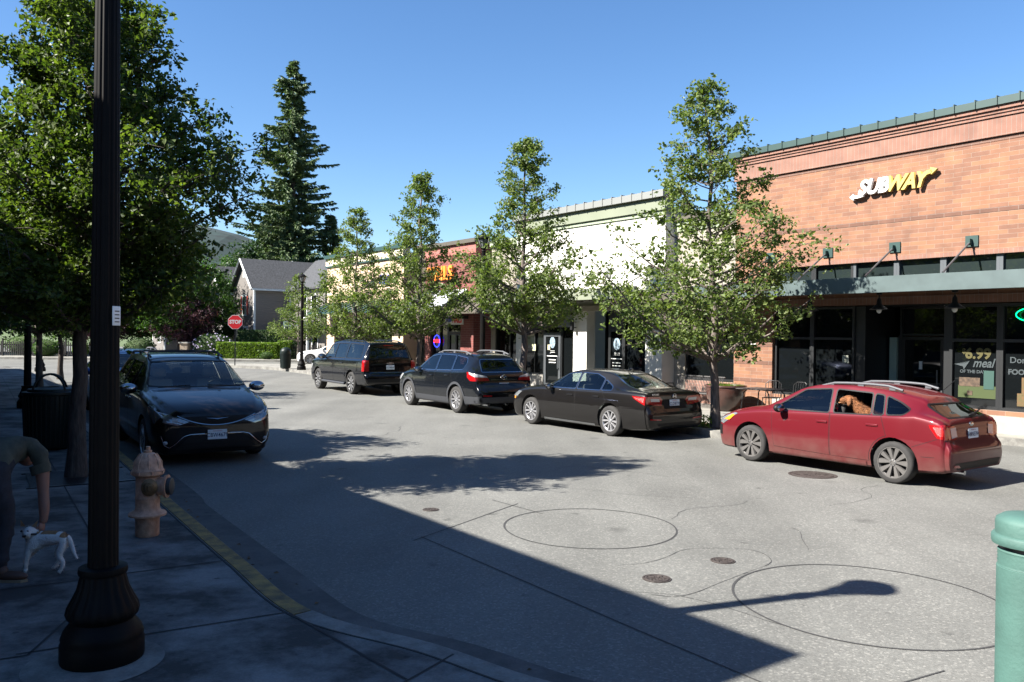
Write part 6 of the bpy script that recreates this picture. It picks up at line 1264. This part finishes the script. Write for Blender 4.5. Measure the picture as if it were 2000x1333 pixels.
# ---------------------------------------------------------------- person and dogs
M_skin = mat('skin', (.24, .12, .085), .55, var=.1, scale=12); M_shirt = mat('olive_tshirt', (.055, .058, .04), .9, var=.3, scale=14, bump=.4, bscale=12)
M_jean = mat('dark_jeans', (.018, .02, .027), .9, var=.3, scale=20, bump=.3, bscale=20); M_shoe = mat('brown_shoe_leather', (.075, .035, .02), .6, var=.3, scale=10); M_sole = mat('tan_sole', (.25, .18, .11), .7)
e = empty('person', (-4.25, 6.75, .148)); tag(e, 'person in olive t-shirt and dark jeans bending down to the white dog at left edge', 'person')
V = [(0, 0, .88), (0, .12, .97), (0, .26, 1.03), (0, .38, 1.04), (-.01, .49, 1.0), (-.03, .57, .93), (-.04, .65, .86),
     (.13, .38, 1.05), (.20, .38, .98), (.235, .365, .80), (.245, .36, .66), (.262, .345, .52), (.262, .34, .43), (.255, .335, .385),
     (-.14, .38, 1.04), (-.2, .4, .95), (-.22, .44, .68), (-.16, .5, .48),
     (.085, 0, .80), (.10, .03, .62), (.11, .05, .47), (.105, .01, .27), (.10, -.02, .08),
     (-.085, 0, .80), (-.11, .04, .47), (-.12, -.06, .08)]
E_ = [(0, 1), (1, 2), (2, 3), (3, 4), (4, 5), (5, 6), (3, 7), (7, 8), (8, 9), (9, 10), (10, 11), (11, 12), (12, 13), (3, 14), (14, 15), (15, 16), (16, 17), (0, 18), (18, 19), (19, 20), (20, 21), (21, 22), (0, 23), (23, 24), (24, 25)]
Rr_ = [.155, .16, .165, .155, .06, .085, .07, .09, .078, .058, .047, .046, .036, .034, .09, .075, .05, .035, .11, .095, .078, .07, .06, .11, .078, .06]
def pc(c):
    if c.z < .84 and c.x > .17 and c.y > .2: return 2
    if c.y > .50 or (c.y > .45 and c.z < .97 and abs(c.x) < .1): return 2
    if c.z < .95 and c.y < .14: return 1
    if c.z < .72: return 2 if c.y > .25 else 1
    return 0
skin('body', V, E_, Rr_, None, e, 2, 0, pc, [M_shirt, M_jean, M_skin])
MB().tube([(.205, .372, .885), (.228, .366, .81)], [.083, .078], 16, cap=False).build('sleeve', M_shirt, e)
k = MB(); k.ellipsoid((-.035, .62, .955), (.10, .12, .075), 16, 10, rot=Matrix.Rotation(R(-40), 3, 'X')); k.build('cap', mat('white_cap', (.55, .55, .58), .8), e)
k = MB(); k.ellipsoid((.062, .60, .90), (.012, .022, .032)); k.build('ear', M_skin, e)
# right hand: palm and five fingers curled on the dog's neck
k = MB(); k.ellipsoid((.25, .33, .365), (.022, .042, .045), 12, 8)
for i, (L_, r_) in enumerate(((.058, .0085), (.068, .009), (.066, .009), (.052, .0078))):
    y = .30+i*.021; k.tube([(.25, y, .335), (.243, y, .335-L_*.45), (.222, y, .335-L_*.8), (.20, y, .335-L_*.9)], [r_, r_, r_*.9, r_*.6], 7)
k.tube([(.24, .29, .375), (.222, .275, .345), (.205, .278, .322)], [.011, .010, .007], 7); k.build('hand', M_skin, e)
for n_, (x, y, rz) in enumerate(((.12, -.02, -.05), (-.12, -.05, .3))):
    M = T(x, y, 0) @ Matrix.Rotation(rz, 4, 'Z')
    k = MB(); k.ellipsoid((.08, 0, .045), (.145, .05, .042), 18, 10, M); k.ellipsoid((-.0, 0, .075), (.062, .046, .06), 14, 8, M); s_ = k.build('shoe', M_shoe, e)
    k = MB(); k.prism([(-.07, -.035), (0, -.045), (.10, -.05), (.19, -.04), (.225, 0), (.19, .04), (.10, .05), (0, .045), (-.07, .035)], 0.001, .022, M); k.build('sole', M_sole, s_)
# white terrier
M_wf = mat('white_fur', (.62, .60, .56), .9, var=.12, scale=14, bump=.5, bscale=70); M_tf = mat('tan_fur', (.34, .19, .09), .9, var=.2, scale=14, bump=.5, bscale=70); M_nose = mat('dog_nose', (.012, .01, .01), .35)
e = empty('dog', (-3.87, 7.0, .148)); tag(e, 'small white and tan dog with a black collar beside the bending person', 'dog')
V = [(.105, .0, .285), (.03, 0, .295), (-.06, 0, .285), (-.135, -.0, .275), (-.165, -.01, .315), (-.19, -.025, .352), (-.165, -.075, .335), (-.155, -.105, .325),
     (.13, 0, .315), (.165, .0, .25), (.20, -.01, .16), (.225, -.01, .115),
     (-.17, -.045, .20), (-.185, -.05, .11), (-.19, -.05, .03), (-.175, -.075, .018),
     (-.15, .05, .20), (-.24, .06, .11), (-.255, .06, .03), (-.265, .04, .018),
     (.115, -.05, .22), (.085, -.055, .155), (.13, -.05, .095), (.105, -.05, .025), (.085, -.06, .015),
     (.08, .05, .22), (.01, .06, .15), (.035, .06, .09), (-.005, .06, .025), (-.03, .055, .015)]
E_ = [(0, 1), (1, 2), (2, 3), (3, 4), (4, 5), (5, 6), (6, 7), (0, 8), (8, 9), (9, 10), (10, 11), (3, 12), (12, 13), (13, 14), (14, 15), (3, 16), (16, 17), (17, 18), (18, 19), (0, 20), (20, 21), (21, 22), (22, 23), (23, 24), (0, 25), (25, 26), (26, 27), (27, 28), (28, 29)]
Rr_ = [.078, .07, .078, .085, .062, .062, .033, .026, .03, .018, .014, .008, .036, .022, .017, .017, .036, .022, .017, .017, .046, .03, .018, .015, .016, .046, .03, .018, .015, .016]
def dc(c):
    return 1 if ((c.z > .325 and (-.11 < c.x < .045)) or (c.z > .30 and .09 < c.x < .145) or (c.z > .37 and c.x < -.205)) and abs(c.x+.085) > .012 else 0
skin('body', V, E_, Rr_, None, e, 2, 1, dc, [M_wf, M_tf])
for s in (-1, 1):
    k = MB(); b0 = Vector((-.19+s*.045, -.01, .395)); k.add([b0+Vector((-.022, 0, -.01)), b0+Vector((.022, 0, -.01)), b0+Vector((s*.03, .012, .045)), b0+Vector((0, .014, -.01))], [(0, 1, 2), (1, 3, 2), (3, 0, 2), (0, 3, 1)]); k.build('ear', M_tf, e)
    k = MB(); k.ellipsoid((-.183+s*.026, -.079, .362), (.010, .007, .009), 10, 6); k.build('eye', M_nose, e)
k = MB(); k.ellipsoid((-.152, -.128, .333), (.014, .010, .011), 10, 6); k.build('nose', M_nose, e)
k = MB(); k.tube([(-.165+.062*cos(a*pi/8), -.012+.062*sin(a*pi/8), .31-.02*sin(a*pi/8)+.012*cos(a*pi/8)) for a in range(17)], .009, 6); k.build('collar', M_black, e)
# golden dog in the red car
M_gf = mat('golden_fur', (.17, .062, .018), .85, var=.45, scale=16, bump=.9, bscale=45); M_gf2 = mat('light_golden_fur', (.24, .11, .045), .85, var=.3, scale=16, bump=.9, bscale=45)
Mc = Matrix.Translation((5.74, 14.21, 0)) @ Matrix.Rotation(R(126), 4, 'Z'); e = empty('dog', Mc @ Vector((-.60, .50, .655)), R(126)); tag(e, 'golden long haired dog looking out of the open rear window of the red hatchback', 'dog')
V = [(-.40, -.05, .22), (-.15, -.02, .30), (.02, .03, .37), (.10, .07, .48), (.17, .10, .575), (.25, .145, .545), (.30, .17, .525), (.0, .0, .15), (-.42, -.05, .1)]
E_ = [(0, 1), (1, 2), (2, 3), (3, 4), (4, 5), (5, 6), (2, 7), (0, 8)]
skin('body', V, E_, [.13, .13, .115, .082, .095, .054, .038, .07, .08], None, e, 3, 1, lambda c: 1 if c.x > .24 and c.z < .51 else 0, [M_gf, M_gf2])
for s in (-1, 1):
    k = MB(); k.ellipsoid((.125-.0*s, .09+s*.092, .535), (.038, .018, .075), 12, 8, rot=Matrix.Rotation(s*.25, 3, 'X')); k.build('ear', M_gf, e)
    k = MB(); k.ellipsoid((.238, .138+s*.045, .598), (.010, .009, .009), 10, 6); k.build('eye', M_nose, e)
k = MB(); k.ellipsoid((.335, .185, .535), (.014, .018, .013), 10, 6); k.build('nose', M_nose, e)
k = MB(); k.ellipsoid((.29, .165, .50), (.040, .026, .012), 12, 6); k.build('jaw', M_gf2, e)
def fur(body, parent, m, n, L, w_, down, seed):
    rnd = random.Random(seed); me = body.data; vs = []; fs = []; ps_ = [p for p in me.polygons]; wts = [p.area for p in ps_]
    for p in rnd.choices(ps_, wts, k=n):
        q = [me.vertices[i].co for i in p.vertices]; a = rnd.random(); b = rnd.random(); c = q[0].lerp(q[1], a).lerp(q[-1].lerp(q[2], a), b) if len(q) > 3 else p.center
        d = (p.normal*rnd.uniform(.25, .5)+Vector(down)*rnd.uniform(.6, 1)+Vector((rnd.gauss(0, .2), rnd.gauss(0, .2), rnd.gauss(0, .2)))).normalized(); s = d.cross(p.normal)
        if s.length < .01: continue
        s = s.normalized()*w_; o = len(vs); vs += [c+s, c-s, c+d*L*rnd.uniform(.6, 1.3)]; fs += [(o, o+1, o+2)]
    return MB().add(vs, fs).build('fur', m, parent)
gb = [o for o in e.children if o.name.startswith('body')][0]; fur(gb, e, M_gf, 2600, .05, .004, (-.7, 0, -.5), 5)
wd = [o for o in bpy.data.objects if o.get('label', '').startswith('small white and tan dog')][0]; wb_ = [o for o in wd.children if o.name.startswith('body')][0]
for mi, mm in ((0, M_wf), (1, M_tf)):
    cp_ = wb_.copy(); cp_.data = wb_.data.copy(); bm = bmesh.new(); bm.from_mesh(cp_.data); bmesh.ops.delete(bm, geom=[f for f in bm.faces if f.material_index != mi], context='FACES'); bm.to_mesh(cp_.data); bm.free()
    if len(cp_.data.polygons): fur(cp_, wd, mm, 2600 if mi == 0 else 700, .016, .0018, (.6, 0, -.5), 8+mi)
    bpy.data.objects.remove(cp_)
from mathutils import noise
pb = [o for o in bpy.data.objects if o.get('label', '').startswith('person in olive')][0]
for o in pb.children:
    if o.name.startswith('body'):
        cl = set(i for p in o.data.polygons if p.material_index < 2 for i in p.vertices)
        for v in o.data.vertices:
            if v.index in cl: v.co += v.normal*(noise.noise(Vector((v.co.x*9, v.co.y*9, v.co.z*24)))*.014+noise.noise(v.co*45)*.005)
